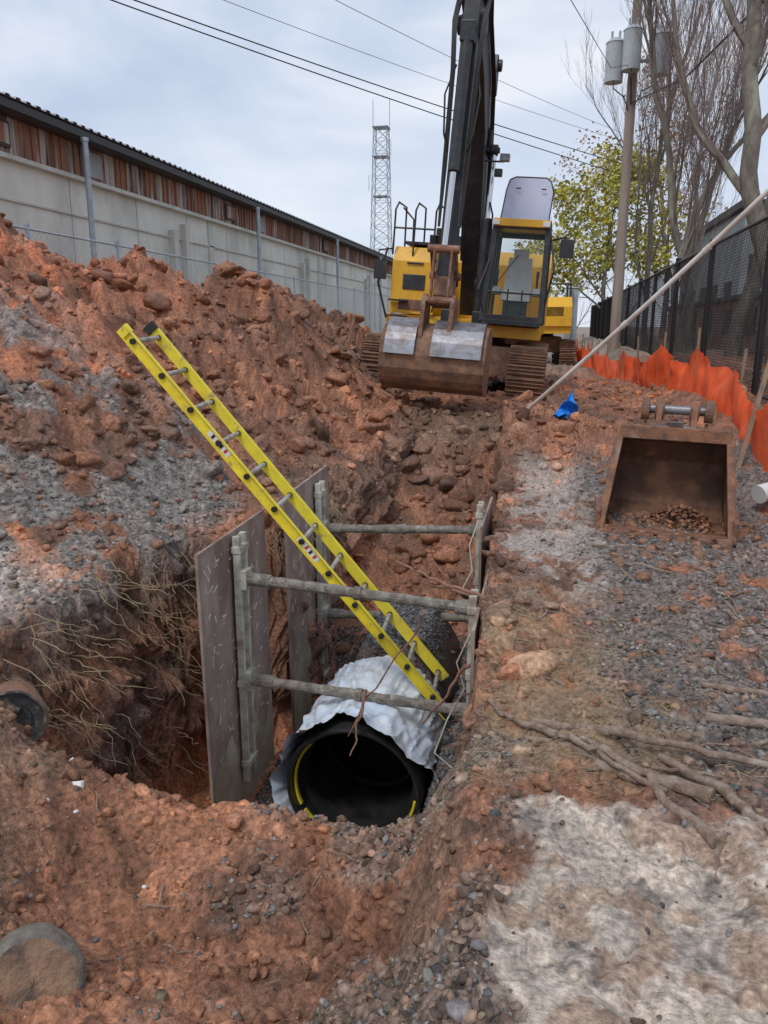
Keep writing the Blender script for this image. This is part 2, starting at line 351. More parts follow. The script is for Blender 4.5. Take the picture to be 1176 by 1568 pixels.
# ------------------------------------------------------------ stones and clods
def ico():
    p=(1+5**.5)/2
    v=np.array([(-1,p,0),(1,p,0),(-1,-p,0),(1,-p,0),(0,-1,p),(0,1,p),(0,-1,-p),(0,1,-p),(p,0,-1),(p,0,1),(-p,0,-1),(-p,0,1)],float)
    v/=np.linalg.norm(v[0]);f=np.array([(0,11,5),(0,5,1),(0,1,7),(0,7,10),(0,10,11),(1,5,9),(5,11,4),(11,10,2),(10,7,6),(7,1,8),(3,9,4),(3,4,2),(3,2,6),(3,6,8),(3,8,9),(4,9,5),(2,4,11),(6,2,10),(8,6,7),(9,8,1)])
    return v,f
def subd(v,f):
    d={};v=list(map(tuple,v));nf=[]
    def mid(a,b):
        k=(min(a,b),max(a,b))
        if k not in d:
            m=(np.array(v[a])+np.array(v[b]));m/=np.linalg.norm(m);d[k]=len(v);v.append(tuple(m))
        return d[k]
    for a,b,c in f:
        ab,bc,ca=mid(a,b),mid(b,c),mid(c,a);nf+=[(a,ab,ca),(b,bc,ab),(c,ca,bc),(ab,bc,ca)]
    return np.array(v),np.array(nf)
I0=ico();I1=subd(*I0);I2=subd(*I1)
def rocks(name,x,y,size,cols,base=I0,jit=.12,sink=.25,flat=.75,z=None,K=9,cut=.5):
    n=len(x);bv,bf=base;k=len(bv)
    if z is None: z=H(x,y)
    q=RNG.normal(size=(n,4));q/=np.linalg.norm(q,axis=1)[:,None];w,a,b,c=q.T
    R=np.stack([1-2*(b*b+c*c),2*(a*b-c*w),2*(a*c+b*w),2*(a*b+c*w),1-2*(a*a+c*c),2*(b*c-a*w),2*(a*c-b*w),2*(b*c+a*w),1-2*(a*a+b*b)],1).reshape(n,3,3)
    sc=size[:,None]*RNG.uniform(.55,1.25,(n,3))
    pn=RNG.normal(size=(n,K,3));pn/=np.linalg.norm(pn,axis=2)[...,None];pd=RNG.uniform(cut,1.0,(n,K))
    rad=np.full((n,k),1.15)
    for j in range(K):
        dt=pn[:,j]@bv.T;rad=np.minimum(rad,pd[:,j:j+1]/np.maximum(dt,.2))
    V=bv[None]*(rad*(1+RNG.uniform(-jit,jit,(n,k))))[...,None]
    V=V*sc[:,None,:];V=np.einsum('nij,nkj->nki',R,V);V[...,2]*=flat
    V+=np.stack([x,y,z+size*(flat*.5-sink)],1)[:,None,:]
    F=bf[None]+(np.arange(n)*k)[:,None,None]
    C=np.repeat(cols[:,None,:],k,1)*RNG.uniform(.85,1.15,(n,k,1))
    return fastmesh(name,V.reshape(-1,3),F.reshape(-1,3),np.clip(C.reshape(-1,3),0,1),[M['rock']])
def samp(n,x0,x1,y0,y1,pf):
    x=RNG.uniform(x0,x1,n);y=np.exp(RNG.uniform(math.log(y0),math.log(y1),n))
    p=pf(x,y,zones(x,y));m=RNG.uniform(size=n)<p;return x[m],y[m]
def gcol(n,base=(.19,.18,.168)):
    return np.array(base)*RNG.uniform(.35,1.8,(n,1))*RNG.uniform(.94,1.06,(n,3))
gx,gy=samp(66000,-4.5,2.8,1.2,10,lambda x,y,Z:np.clip(.75*Z['gravR']+.8*Z['gravC']+.6*Z['gravL']+.08*Z['mud']+.02,0,1))
gc=gcol(len(gx));zz=zones(gx,gy);br=(RNG.uniform(size=len(gx))<.35+.3*zz['gravC'])[:,None];gc=np.where(br,gc*np.array((1.3,.92,.68)),gc)
rocks('gravel',gx,gy,RNG.uniform(.005,.015,len(gx))*(1+RNG.uniform(size=len(gx))**7*1.6),gc,jit=.15)
gx,gy=samp(22000,-2.1,-.35,3.9,7.2,lambda x,y,Z:Z['bed'])
rocks('bedding_gravel',gx,gy,RNG.uniform(.008,.018,len(gx)),gcol(len(gx),(.125,.13,.13)))
def ccol(x,y,z):
    c,_=colour(x,y,z);return c*RNG.uniform(.75,1.3,(len(x),1))
cx,cy=samp(36000,-9,1.8,1.2,19,lambda x,y,Z:np.clip((1-.97*Z['slab'])*(1-.8*Z['mud'])*(1-.8*Z['bed'])*(.2+1.4*fbm(x*1.1,y*1.1,3,5)**2),0,1))
cz=H(cx,cy);sz=(.008+.045*RNG.uniform(size=len(cx))**4)*(.6+.09*np.clip(cy,2,11))
cc=ccol(cx,cy,cz);q=zones(cx,cy);gr=np.clip(q['gravL']+q['gravR'],0,1)[:,None]*(sz>.03)[:,None];cc=cc*(1-gr)+np.array((.27,.14,.085))*gr
q0=q['slab'][:,None]>.5;cc=np.where(q0,np.array((.15,.09,.06)),cc)
rocks('soil_crumbs',cx,cy,sz,cc,I1,z=cz,jit=.10)
cx,cy=samp(5200,-9,1.0,3.2,18,lambda x,y,Z:np.clip((1-.95*Z['mud'])*(1-.9*Z['bed'])*(1-.85*Z['gravL'])*(.10+1.1*fbm(x*.9+5,y*.9,3,6)**1.3),0,1)*(x<.1+RNG.uniform(-.3,.3,len(x))))
cz=H(cx,cy);sz=(.045+.15*RNG.uniform(size=len(cx))**4)*(.5+.065*np.clip(cy,3,9))
rocks('clay_clods',cx,cy,sz,ccol(cx,cy,cz),I2,jit=.07,z=cz,K=14,cut=.45,sink=.30)
# ------------------------------------------------------------ pipe in trench
pe=empty('sewer_pipe',(-1.19,4.55,-1.35))
b=MB();n=64;R0,R1=.475,.435
rings=[(R1,1.6),(R1,.10),(R1+.006,.085),(R1+.006,0.0),(R0-.012,-.012),(R0,.01),(R0,.30),(R0,2.4)]
vs=[];fs=[]
for (r_,yy) in rings:
    for j in range(n):
        t=2*math.pi*j/n;vs.append((r_*math.cos(t),yy,r_*math.sin(t)))
for i in range(len(rings)-1):
    for j in range(n): fs.append((i*n+j,i*n+(j+1)%n,(i+1)*n+(j+1)%n,(i+1)*n+j))
b.add(vs,fs,'pipe')
vs=[(.434*math.cos(2*math.pi*j/n),.96,.434*math.sin(2*math.pi*j/n)) for j in range(n)];b.add(vs,[tuple(range(n))],'rubber')  # black disc closes the bore, painted stand-in for the shade deep inside
b.obj('pipe_wall',pe,smooth=40)
b=MB()
def ring(b,r0,r1,y0,y1,k,a0=0,a1=360,n=60):
    vs=[];m=int(n*(a1-a0)/360)+1
    for i in range(m+1):
        t=math.radians(a0+(a1-a0)*i/m)
        for (r_,yy) in((r0,y0),(r1,y0),(r1,y1),(r0,y1)): vs.append((r_*math.cos(t),yy,r_*math.sin(t)))
    fs=[]
    for i in range(m):
        for j in range(4): fs.append((i*4+j,i*4+(j+1)%4,i*4+4+(j+1)%4,i*4+4+j))
    fs.append((0,1,2,3));fs.append((m*4+3,m*4+2,m*4+1,m*4));b.add(vs,fs,k)
ring(b,.39,.434,.18,.26,'rubber')
ring(b,.418,.4345,.050,.078,'pyellow',135,205)
ring(b,.418,.4345,.050,.078,'pyellow',212,262)
ring(b,.418,.4345,.050,.078,'pyellow',318,352)
ring(b,.36,.40,.7,.75,'rubber')
b.obj('inner_ring',pe,smooth=40)
b=MB();nn=260;m=60;A,Bm=np.meshgrid(np.arange(nn)*2*np.pi/nn,np.linspace(0,1,m));t=A;s=Bm
yy=-.05+1.12*s;ca,sa=np.cos(t)*2.4+9,np.sin(t)*2.4+yy*1.3
f=fbm(ca*.9,sa*.9,2,3)-.5;f2=fbm(ca*2.6,sa*2.6,2,8)-.5
ph=np.sin(t*5+4*f*3+yy*5)+.6*np.sin(t*9-yy*7+5*f)
fold=np.clip(ph,0,2)**1.5
cr1=np.clip(1-np.abs(fbm(ca*1.7+f*2,sa*1.7+yy,2,12)-.5)*9,0,1);cr2=np.clip(1-np.abs(fbm(ca*3.1+4,sa*3.1-f*3,2,17)-.5)*10,0,1)
up=np.clip(np.sin(t)*.8+.35,0,1)
rr=.486+.05*np.exp(-s*11)*(1+1.2*f+.5*np.sin(6*t+1))+.016*fold*(.4+.8*up)*(1-.35*s)+.06*up*np.clip(f+.1,0,1)+.010*f2+.018*up+.022*cr1*(.4+.6*up)+.010*cr2
rr=rr+.05*up*np.exp(-((s-.33)/.05)**2)*(.4+f2*2)
y2=yy+(.20*f+.04*f2)*(1-s)+.035*np.sin(4*t+1)*(1-s)**3
vs=np.stack([rr*np.cos(t),y2,rr*np.sin(t)],-1).reshape(-1,3)
b.add([tuple(v) for v in vs],[(i*nn+j,i*nn+(j+1)%nn,(i+1)*nn+(j+1)%nn,(i+1)*nn+j) for i in range(m-1) for j in range(nn)],'wrap')
b.obj('plastic_sleeve',pe,smooth=60)
# ------------------------------------------------------------ trench shoring
se=empty('trench_shoring')
def panel(name,x,y0,y1,z0,z1,tilt,side):
    b=MB();t=.02
    R=Matrix.Rotation(math.radians(tilt),3,'X')
    c=(x,(y0+y1)/2,(z0+z1)/2);b.box(c,(t,y1-y0,z1-z0),'ply',R)
    for i in range(130):
        yy=random.uniform(y0+.05,y1-.12);zz=random.uniform(z0+.6,z1-.05);L_=random.uniform(.012,.08);a=random.uniform(-1.4,1.4)
        p=R@Vector((0,yy-c[1],zz-c[2]));dx_=side*(t/2+.0015)
        b.beam((x+dx_,c[1]+p.y,c[2]+p.z),(x+dx_,c[1]+p.y+L_*math.cos(a),c[2]+p.z+L_*math.sin(a)),.002,random.choice((.003,.005,.010)),'scratch',up=(0,0,1))
    b.obj(name,se,bevel=.0)
    b=MB();vs=[];g=40
    for u in range(g+1):
        yy=y0+.01+(y1-y0-.02)*u/g;top=z0+.72+(float(fbm(np.array([yy*5.]),np.array([x*3]),4,9)[0])-.5)*1.1
        for v in range(2):
            p=R@Vector((0,yy-c[1],(z0+.01 if v==0 else top)-c[2]));vs.append((x+side*(t/2+.003),c[1]+p.y,c[2]+p.z))
    b.add(vs,[(2*u,2*u+2,2*u+3,2*u+1) for u in range(g)],'plylow');b.obj(name+'_mud',se)
panel('panel_near_left',-2.16,4.40,5.60,-1.92,.34,1,1)
panel('panel_far_left',-2.02,5.72,6.94,-1.75,.46,2,1)
panel('panel_near_right',-.37,4.25,5.45,-1.75,.02,0,-1)
panel('panel_far_right',-.50,6.2,7.4,-1.6,.14,0,-1)
b=MB()
for (xx,yy,z0,z1,s) in((-2.10,4.96,-1.6,.32,1),(-1.965,6.50,-1.6,.40,1),(-.42,4.80,-1.3,.06,-1),(-.555,6.75,-1.3,.22,-1)):
    for o in(-.06,.06): b.box((xx,yy+o,(z0+z1)/2),(.05,.035,z1-z0),'rail')
    b.box((xx-.02*s,yy,(z0+z1)/2),(.012,.16,z1-z0-.02),'rail')
    for zz in (z0+.15,z0+.8,z1-.1): b.box((xx,yy,zz),(.07,.17,.05),'rail')
b.obj('vertical_rails',se,bevel=.004)
b=MB()
def bar(b,p0,p1):
    p0=Vector(p0);p1=Vector(p1)
    pts=[p0.lerp(p1,i/30) for i in range(31)]
    b.tube(pts,[.033+.009*random.random() for _ in pts],'bar',12)
    b.cyl(p0,p0.lerp(p1,.12),.048,'bar',12);b.cyl(p0.lerp(p1,.5),p0.lerp(p1,.53),.049,'bar',12);b.cyl(p0.lerp(p1,.93),p1,.052,'bar',12)
    for p in(p0,p1): b.box(p,(.05,.12,.14),'rail')
bar(b,(-2.06,4.94,0.0),(-.42,4.80,-.05));bar(b,(-2.06,4.94,-.78),(-.42,4.80,-.79))
bar(b,(-1.94,6.52,-.03),(-.56,6.75,-.03));bar(b,(-1.94,6.52,-.85),(-.56,6.75,-.87))
b.obj('spreader_bars',se,bevel=.003)
# ------------------------------------------------------------ ladder
le=empty('extension_ladder')
b=MB();P0=Vector((-.62,5.28,-1.10));P1=Vector((-2.93,5.04,1.73));d=(P1-P0).normalized()
wd=Vector((0,1,0));wd=(wd-d*wd.dot(d)).normalized();nrm=d.cross(wd);W=.40
LL=(P1-P0).length
for s in(0,1):
    a=P0+wd*W*s;c=P1+wd*W*s
    b.beam(a,c,.008,.082,'ladder',up=nrm)
    inw=wd*(.014 if s==0 else -.014)
    for o in(-.038,.038): b.beam(a+nrm*o-inw,c+nrm*o-inw,.030,.007,'ladder',up=nrm)
    b.beam(a-d*.02,a+d*.12,.04,.10,'rubber',up=nrm)
    b.beam(c-d*.05,c+d*.015,.036,.092,'rubber' if s else 'ladder',up=nrm)
    for t in(.42,.69):
        b.beam(a+d*LL*t+wd*(-.006 if s==0 else .006),a+d*(LL*t+.22)+wd*(-.006 if s==0 else .006),.003,.05,'signw',up=nrm)
        for q_ in range(4): b.beam(a+d*(LL*t+.03+.045*q_)+wd*(-.009 if s==0 else .009),a+d*(LL*t+.05+.045*q_)+wd*(-.009 if s==0 else .009),.003,.034,'black' if q_%2 else 'red',up=nrm)
k=int(LL/.305)
for i in range(k):
    p=P0+d*(.2+.305*i);b.tube([p-wd*.01,p+wd*(W+.01)],.018,'alu',10)
    for s in(0,1): b.cyl(p+wd*(W*s-.022),p+wd*(W*s+.022),.022,'black',10)
b.obj('rails_and_rungs',le,bevel=.002,seg=1)
# ------------------------------------------------------------ foreground bucket
fe=empty('excavator_bucket',(1.07,7.15,hz(1.05,7.0)-.02),(0,math.radians(1.5),math.radians(-8)))
fe.scale=(.86,.86,.90)
def fbucket():
    b=MB()
    prof=[(-.52,.02,.60),(-.1,.0,.59),(.22,.03,.58),(.42,.14,.565),(.53,.34,.55),(.52,.58,.53),(.42,.78,.52),(.22,.90,.51),(.0,.93,.50)]
    n=len(prof)
    inner=[(-w,y,z) for y,z,w in prof]+[(w,y,z) for y,z,w in prof]
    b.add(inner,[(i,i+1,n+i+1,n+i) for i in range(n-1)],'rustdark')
    def off(i):
        a=prof[max(0,i-1)];c=prof[min(n-1,i+1)];dy=c[0]-a[0];dz=c[1]-a[1];l=math.hypot(dy,dz);return dz/l*.035,-dy/l*.035
    outer=[(-w-.03,y+off(i)[0],z+off(i)[1]) for i,(y,z,w) in enumerate(prof)]+[(w+.03,y+off(i)[0],z+off(i)[1]) for i,(y,z,w) in enumerate(prof)]
    b.add(outer,[(i,n+i,n+i+1,i+1) for i in range(n-1)],'rust')
    for s in(-1,1):
        a=[(s*w,y,z) for y,z,w in prof];c=[(s*(w+.045),y,z) for y,z,w in prof]
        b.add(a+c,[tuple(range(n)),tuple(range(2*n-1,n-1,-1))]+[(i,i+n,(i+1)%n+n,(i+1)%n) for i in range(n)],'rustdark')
        b.beam((s*(.60+.022),-.53,.0),(s*(.50+.022),-.01,.95),.075,.05,'rust',up=(0,-1,.5))
        b.box((s*.645,-.30,.12),(.05,.42,.24),'rust',Matrix.Rotation(.15,3,'X'))
    b.beam((-.53,-.02,.93),(.53,-.02,.93),.12,.13,'rust')
    b.beam((-.64,-.50,.03),(.64,-.50,.03),.13,.06,'rust')
    for i in range(7):
        xx=-.55+i*.183;b.box((xx,-.60-.04*random.random(),.02),(.15,.15,.07+.03*random.random()),'rust',Matrix.Rotation(random.uniform(-.12,.12),3,'Z'),taper=.8)
    b.obj('bucket_shell',fe,bevel=.010)
    b=MB()
    for s in(-.17,.17):
        b.extr([(-.02,.93),(.45,.80),(.42,1.02),(.30,1.18),(.16,1.24),(.04,1.16)],s-.03,s+.03,'rust')
        b.cyl((s-.045,.18,1.14),(s+.045,.18,1.14),.10,'rust',20)
    b.cyl((-.31,.18,1.14),(.31,.18,1.14),.045,'worn',20)
    for s in(-.31,.31): b.cyl((s-.04,.18,1.14),(s+.04,.18,1.14),.11,'mudsteel',20)
    b.cyl((-.26,.42,.92),(.26,.42,.92),.04,'worn',16)
    b.beam((-.2,0,.99),(.2,0,.99),.1,.03,'worn')
    b.box((.0,-.06,1.02),(.14,.015,.07),'worn',Matrix.Rotation(.35,3,'X'))
    for s in(-.3,.3): b.extr([(.0,.96),(.3,.86),(.2,1.02)],s-.015,s+.015,'rust')
    b.obj('mounting_ears',fe,bevel=.006)
fbucket()
xx=RNG.uniform(-.5,.5,420)*.95;yy=RNG.uniform(-.42,.42,420)
pile=.02+.16*np.exp(-((xx-.15)/.28)**2-((yy-.12)/.22)**2)
xx=np.concatenate([xx,RNG.uniform(-.62,.62,160)]);yy=np.concatenate([yy,RNG.uniform(-.66,-.48,160)]);pile=np.concatenate([pile,RNG.uniform(.01,.055,160)])
o=rocks('bucket_soil',xx,yy,RNG.uniform(.012,.035,580)*(.7+3*pile),np.array((.27,.13,.07))*RNG.uniform(.4,1.4,(580,1)),I1,z=pile);o.parent=fe
# ------------------------------------------------------------ main excavator
EX=Vector((-1.70,15.35,.50))
ee=empty('excavator',EX,(0,math.radians(4.5),math.radians(0)))
def stadium(y0,y1,z0,z1,n=10):
    r=(z1-z0)/2;zc=(z0+z1)/2;P=[]
    for i in range(n+1):
        t=-math.pi/2+math.pi*i/n;P.append((y1-r+r*math.cos(t),zc+r*math.sin(t)))
    for i in range(n+1):
        t=math.pi/2+math.pi*i/n;P.append((y0+r+r*math.cos(t),zc+r*math.sin(t)))
    return P
def tracks(parent,xc,w,L,h,km='mudsteel'):
    b=MB()
    for s in(-1,1):
        x0=s*xc;P=stadium(-L/2,L/2,.03,h)
        b.extr(P,x0-w*.32,x0+w*.32,km)
        pts=[Vector(p) for p in P]+[Vector(P[0])];per=sum((pts[i+1]-pts[i]).length for i in range(len(pts)-1));N=int(per/.19);step=per/N;i=0;acc=0
        for k_ in range(N):
            t=k_*step
            while i<len(pts)-2 and t>acc+(pts[i+1]-pts[i]).length: acc+=(pts[i+1]-pts[i]).length;i+=1
            q=pts[i].lerp(pts[i+1],(t-acc)/max(1e-6,(pts[i+1]-pts[i]).length));dd=(pts[i+1]-pts[i]).normalized();nn=Vector((dd.y,-dd.x))
            a=math.atan2(dd.y,dd.x);R=Matrix.Rotation(a,3,'X')
            b.box((x0,q.x+nn.x*.02,q.y+nn.y*.02),(w,.175,.03),km,R)
            for g_ in(-.06,0,.06): b.box((x0,q.x+nn.x*.05+dd.x*g_,q.y+nn.y*.05+dd.y*g_),(w,.016,.04),km,R)
        for yy in np.linspace(-L/2+.55,L/2-.55,7): b.cyl((x0-w*.36,yy,.2),(x0+w*.36,yy,.2),.11,'rust',12)
        for yy in(-L/2+h/2,L/2-h/2): b.cyl((x0-w*.38,yy,h/2+.01),(x0+w*.38,yy,h/2+.01),h*.36,'rust',20)
    b.box((0,-.4,.72),(2*xc-w*.6,2.6,.50),km)
    b.cyl((0,0,.8),(0,0,1.15),.75,'black',28)
    return b.obj('undercarriage',parent,bevel=.006,seg=1)
tracks(ee,1.25,.62,4.3,.95)
b=MB()
b.box((0,.75,1.28),(2.75,3.9,.22),'yellow')
b.box((.86,-1.0,1.22),(1.08,1.0,.20),'yellow')
b.extr([(-1.25,1.4),(-1.25,2.30),(-1.08,2.55),(.5,2.60),(.5,1.4)],-1.32,-.52,'yellow')
b.extr([(.5,1.4),(.5,2.45),(.6,2.7),(2.6,2.7),(2.85,2.4),(2.85,1.25),(.5,1.2)],-1.40,1.42,'yellow')
b.box((-.91,-1.262,1.95),(.40,.02,.26),'black');b.box((-.91,-1.262,1.56),(.5,.02,.18),'mudsteel')
b.box((-.91,-1.27,2.27),(.30,.03,.03),'black')
b.obj('house',ee,bevel=.05)
b=MB()
b.box((-.90,-.6,2.62),(.5,1.0,.05),'black');b.cyl((-.85,.9,2.6),(-.85,.9,3.1),.07,'black');b.box((-.5,1.0,2.8),(.5,.7,.3),'black')
def rail(b,pts,r=.018,k='black'): b.tube(pts,r,k,8)
for xx in(-1.34,-.98,-.62):
    rail(b,[(xx,-1.2,2.4),(xx,-1.22,3.15),(xx+.03,-1.12,3.28),(xx+.05,-.5,3.28),(xx+.05,-.4,2.55)])
rail(b,[(-1.34,-1.2,2.85),(-.62,-1.2,2.85)]);rail(b,[(-1.34,-.5,3.27),(-1.34,.6,3.2),(-1.34,.7,2.6)])
rail(b,[(-1.36,-1.28,1.3),(-1.54,-1.35,1.9),(-1.42,-1.3,2.5)],.02)
rail(b,[(-.54,-1.3,1.45),(-.48,-1.35,1.9),(-.54,-1.3,2.35)],.015)
rail(b,[(-1.34,-1.2,2.5),(-1.56,-1.35,2.45),(-1.54,-1.4,2.3)],.015)
b.box((-1.50,-1.4,2.12),(.22,.07,.32),'black')
for zz in(1.35,1.62): b.box((-1.15,-1.36,zz),(.34,.16,.03),'black')
b.cyl((-.6,-1.3,2.5),(-.6,-1.34,2.75),.08,'black',10)
b.obj('handrails',ee,bevel=.005,seg=1)
b=MB();cx0,cx1,cy0,cy1,cz0,cz1=.40,1.38,-1.92,-.12,1.38,2.98
def post(p0,p1,w=.07): b.beam(p0,p1,w,w,'black',up=(0,1,0))
F0=[(cx0,cy0+.05,cz0),(cx1,cy0+.05,cz0),(cx1-.06,cy0+.28,cz1-.05),(cx0+.06,cy0+.28,cz1-.05)]
for i,j in((0,1),(1,2),(2,3),(3,0)): post(F0[i],F0[j],.085)
B0=[(cx0,cy1,cz0),(cx1,cy1,cz0),(cx1-.04,cy1,cz1-.05),(cx0+.04,cy1,cz1-.05)]
for i,j in((0,1),(1,2),(2,3),(3,0)): post(B0[i],B0[j],.085)
for i in range(4): post(F0[i],B0[i],.08)
for xa,xb_ in((cx0,cx0+.05),(cx1,cx1-.05)): post((xa,-1.0,cz0),(xb_,-1.0,cz1-.05),.06)
b.box(((cx0+cx1)/2,(cy0+cy1)/2,cz0-.0),(.94,1.65,.09),'black')
b.box(((cx0+cx1)/2,(cy0+cy1)/2+.16,cz1+.02),(.96,1.5,.08),'black')
b.box(((cx0+cx1)/2,cy0+.22,cz1-.0),(.92,.10,.12),'yellow')
for s in(.47,1.29): b.box((s,cy0+.16,cz1-.01),(.12,.06,.08),'signw')
b.beam((cx0+.05,cy0+.03,cz0+.48),(cx1-.05,cy0+.03,cz0+.48),.03,.03,'black')
for s in(cx0,cx1): b.box((s,-.75,cz0+.28),(.05,1.2,.5),'black')
b.box(((cx0+cx1)/2,cy0+.04,cz0+.06),(.90,.05,.12),'black')
b.beam((cx0+.12,cy0+.02,cz0+.52),(cx0+.5,cy0+.18,cz1-.5),.02,.015,'rubber')
b.obj('cab_frame',ee,bevel=.02)
b=MB()
for q in([(cx0+.05,cy0+.06,cz0+.05),(cx1-.05,cy0+.06,cz0+.05),(cx1-.1,cy0+.27,cz1-.1),(cx0+.1,cy0+.27,cz1-.1)],[(cx1-.0,cy0+.1,cz0+.5),(cx1-.0,cy1,cz0+.5),(cx1-.05,cy1,cz1-.1),(cx1-.05,cy0+.3,cz1-.1)],[(cx0,cy0+.1,cz0+.5),(cx0,cy1,cz0+.5),(cx0+.05,cy1,cz1-.1),(cx0+.05,cy0+.3,cz1-.1)],[(cx0+.05,cy1,cz0+.5),(cx1-.05,cy1,cz0+.5),(cx1-.1,cy1,cz1-.1),(cx0+.1,cy1,cz1-.1)]):
    b.add(q,[(0,1,2,3)],'glass')
b.obj('cab_windows',ee)
b=MB();sx=.90
b.box((sx,-1.15,cz0+.45),(.50,.5,.16),'seat');b.box((sx,-.90,cz0+.80),(.50,.14,.62),'seat',Matrix.Rotation(-.12,3,'X'),taper=.8)
b.box((sx,-.84,cz0+1.17),(.26,.10,.18),'seat')
b.box((sx,-1.15,cz0+.2),(.4,.4,.36),'black')
for s in(-.34,.34):
    b.box((sx+s,-1.2,cz0+.53),(.12,.55,.12),'seat');b.cyl((sx+s,-1.4,cz0+.55),(sx+s,-1.44,cz0+.78),.02,'black',8);b.box((sx+s,-1.44,cz0+.82),(.05,.05,.1),'black')
for s in(-.12,.12): b.cyl((sx+s,-1.6,cz0+.05),(sx+s,-1.62,cz0+.55),.014,'black',8);b.box((sx+s,-1.66,cz0+.08),(.1,.2,.03),'worn')
b.obj('operator_seat',ee,bevel=.04,seg=3)
b=MB()
R=Matrix.Rotation(math.radians(-14),3,'X')
zc=cz1+.40;yc=-1.35;xm=(cx0+cx1)/2+.02
P=[(-.40,-.36),(.40,-.36),(.42,.15),(.36,.33),(.28,.38),(-.22,.38),(-.32,.33),(-.36,.15)]
vs=[Vector((xm,yc,zc))+R@Vector((a,o,c)) for o in(-.02,.02) for a,c in P];nP=len(P)
b.add(vs,[tuple(range(nP)),tuple(range(2*nP-1,nP-1,-1))]+[(i,i+nP,(i+1)%nP+nP,(i+1)%nP) for i in range(nP)],'visor')
for i in range(nP): b.tube([vs[i],vs[(i+1)%nP]],.012,'black',6)
for a,c in((-.2,.18),(.22,.18)): b.cyl(Vector((xm+a,yc-.04,zc+c)),Vector((xm+a+.08,yc-.04,zc+c)),.012,'black',6)
b.cyl((.6,-1.3,cz1),(.65,-1.35,cz1+.3),.015,'black',6);b.cyl((1.2,-1.3,cz1),(1.15,-1.35,cz1+.3),.015,'black',6)
rail(b,[(cx1,cy0+.2,cz1-.25),(cx1+.25,cy0,cz1-.2),(cx1+.27,cy0,cz1-.45)]);b.box((cx1+.28,cy0-.02,cz1-.38),(.22,.08,.28),'black')
rail(b,[(cx1+.03,cy0+.1,cz0+.3),(cx1+.12,cy0+.05,cz0+.9),(cx1+.03,cy0+.2,cz1-.3)]);
rail(b,[(cx0+.1,cy0+.1,cz0-.1),(cx0-.1,cy0-.05,cz0+.5),(cx0+.03,cy0+.15,cz0+1.0)],.012)
b.obj('hatch_and_mirrors',ee,bevel=.006,seg=1)
bx=.02;bw=.145
b=MB()
b.extr([(-.35,1.55),(-.62,1.45),(-1.25,2.9),(-1.95,4.25),(-2.9,4.85),(-3.70,5.1),(-3.72,5.35),(-3.4,5.47),(-2.5,5.43),(-1.55,5.1),(-1.05,4.6),(-.65,3.1)],bx-bw,bx+bw,'black')
for s in(-1,1):
    x0=bx+s*(bw+.005)
    b.extr([(-1.45,4.1),(-1.25,4.0),(-1.1,4.3),(-1.3,4.5),(-1.5,4.4)],x0,x0+s*.06,'black')
    b.cyl((x0,-1.25,2.0),(x0+s*.15,-1.25,2.0),.09,'black',14)
    xs_=bx+s*.27
    b.cyl((xs_,-1.45,1.35),(xs_,-1.47,3.05),.085,'black',16);b.cyl((xs_,-1.47,3.0),(xs_,-1.42,4.1),.045,'chrome',14)
    b.cyl((xs_-.06,-1.42,4.12),(xs_+.06,-1.42,4.12),.09,'black',14)
    b.box((xs_,-1.45,1.38),(.16,.3,.3),'black')
b.cyl((bx-.36,-1.42,4.12),(bx+.36,-1.42,4.12),.05,'black',12)
b.cyl((bx+.05,-1.6,5.3),(bx+.03,-2.9,5.75),.08,'black',14);b.cyl((bx+.03,-2.9,5.75),(bx,-3.5,5.85),.045,'chrome',12)
b.extr([(-1.3,4.95),(-1.75,5.15),(-1.6,5.5),(-1.35,5.45)],bx+.02,bx+.20,'black');b.cyl((bx+.0,-1.5,5.36),(bx+.26,-1.5,5.36),.09,'black',14)
b.cyl((bx-.20,-3.58,5.25),(bx+.20,-3.58,5.25),.12,'black',18)
b.box((bx+.48,-1.75,3.95),(.16,.10,.12),'worn');b.box((bx+.40,-1.75,3.72),(.13,.10,.12),'black');b.beam((bx+.15,-1.7,3.9),(bx+.48,-1.7,3.9),.03,.03,'black')
b.obj('boom',ee,bevel=.015)
b=MB()
sw=.11
b.extr([(-3.25,5.85),(-3.55,5.95),(-3.78,5.5),(-3.84,5.0),(-3.98,3.2),(-4.10,1.75),(-3.95,1.55),(-3.80,1.75),(-3.60,3.4),(-3.36,4.95),(-3.20,5.5)],bx-sw,bx+sw,'black')
for s in(-1,1):
    b.extr([(-3.15,5.6),(-3.35,6.08),(-3.62,6.02),(-3.75,5.6)],bx+s*(sw+.003),bx+s*(sw+.045),'black')
b.extr([(-3.78,2.25),(-4.03,2.25),(-4.13,1.68),(-3.95,1.5),(-3.76,1.7)],bx-sw-.025,bx+sw+.025,'mudsteel')
b.cyl((bx,-3.95,5.05),(bx,-4.14,3.3),.075,'black',16);b.cyl((bx,-4.14,3.3),(bx,-4.36,2.3),.042,'chrome',12)
b.box((bx,-3.93,5.05),(.2,.2,.25),'black')
for s in(-.17,.17): b.beam((bx+s,-4.38,2.28),(bx+s,-4.0,1.95),.035,.10,'rust',up=(0,0,1));b.beam((bx+s*.7,-4.38,2.28),(bx+s*.7,-4.42,1.62),.035,.10,'rust',up=(0,1,0))
for (yy,zz) in((-4.38,2.28),(-4.0,1.95),(-4.42,1.60),(-3.96,1.58)): b.cyl((bx-.22,yy,zz),(bx+.22,yy,zz),.055,'rust',14)
b.obj('stick',ee,bevel=.012)
b=MB()
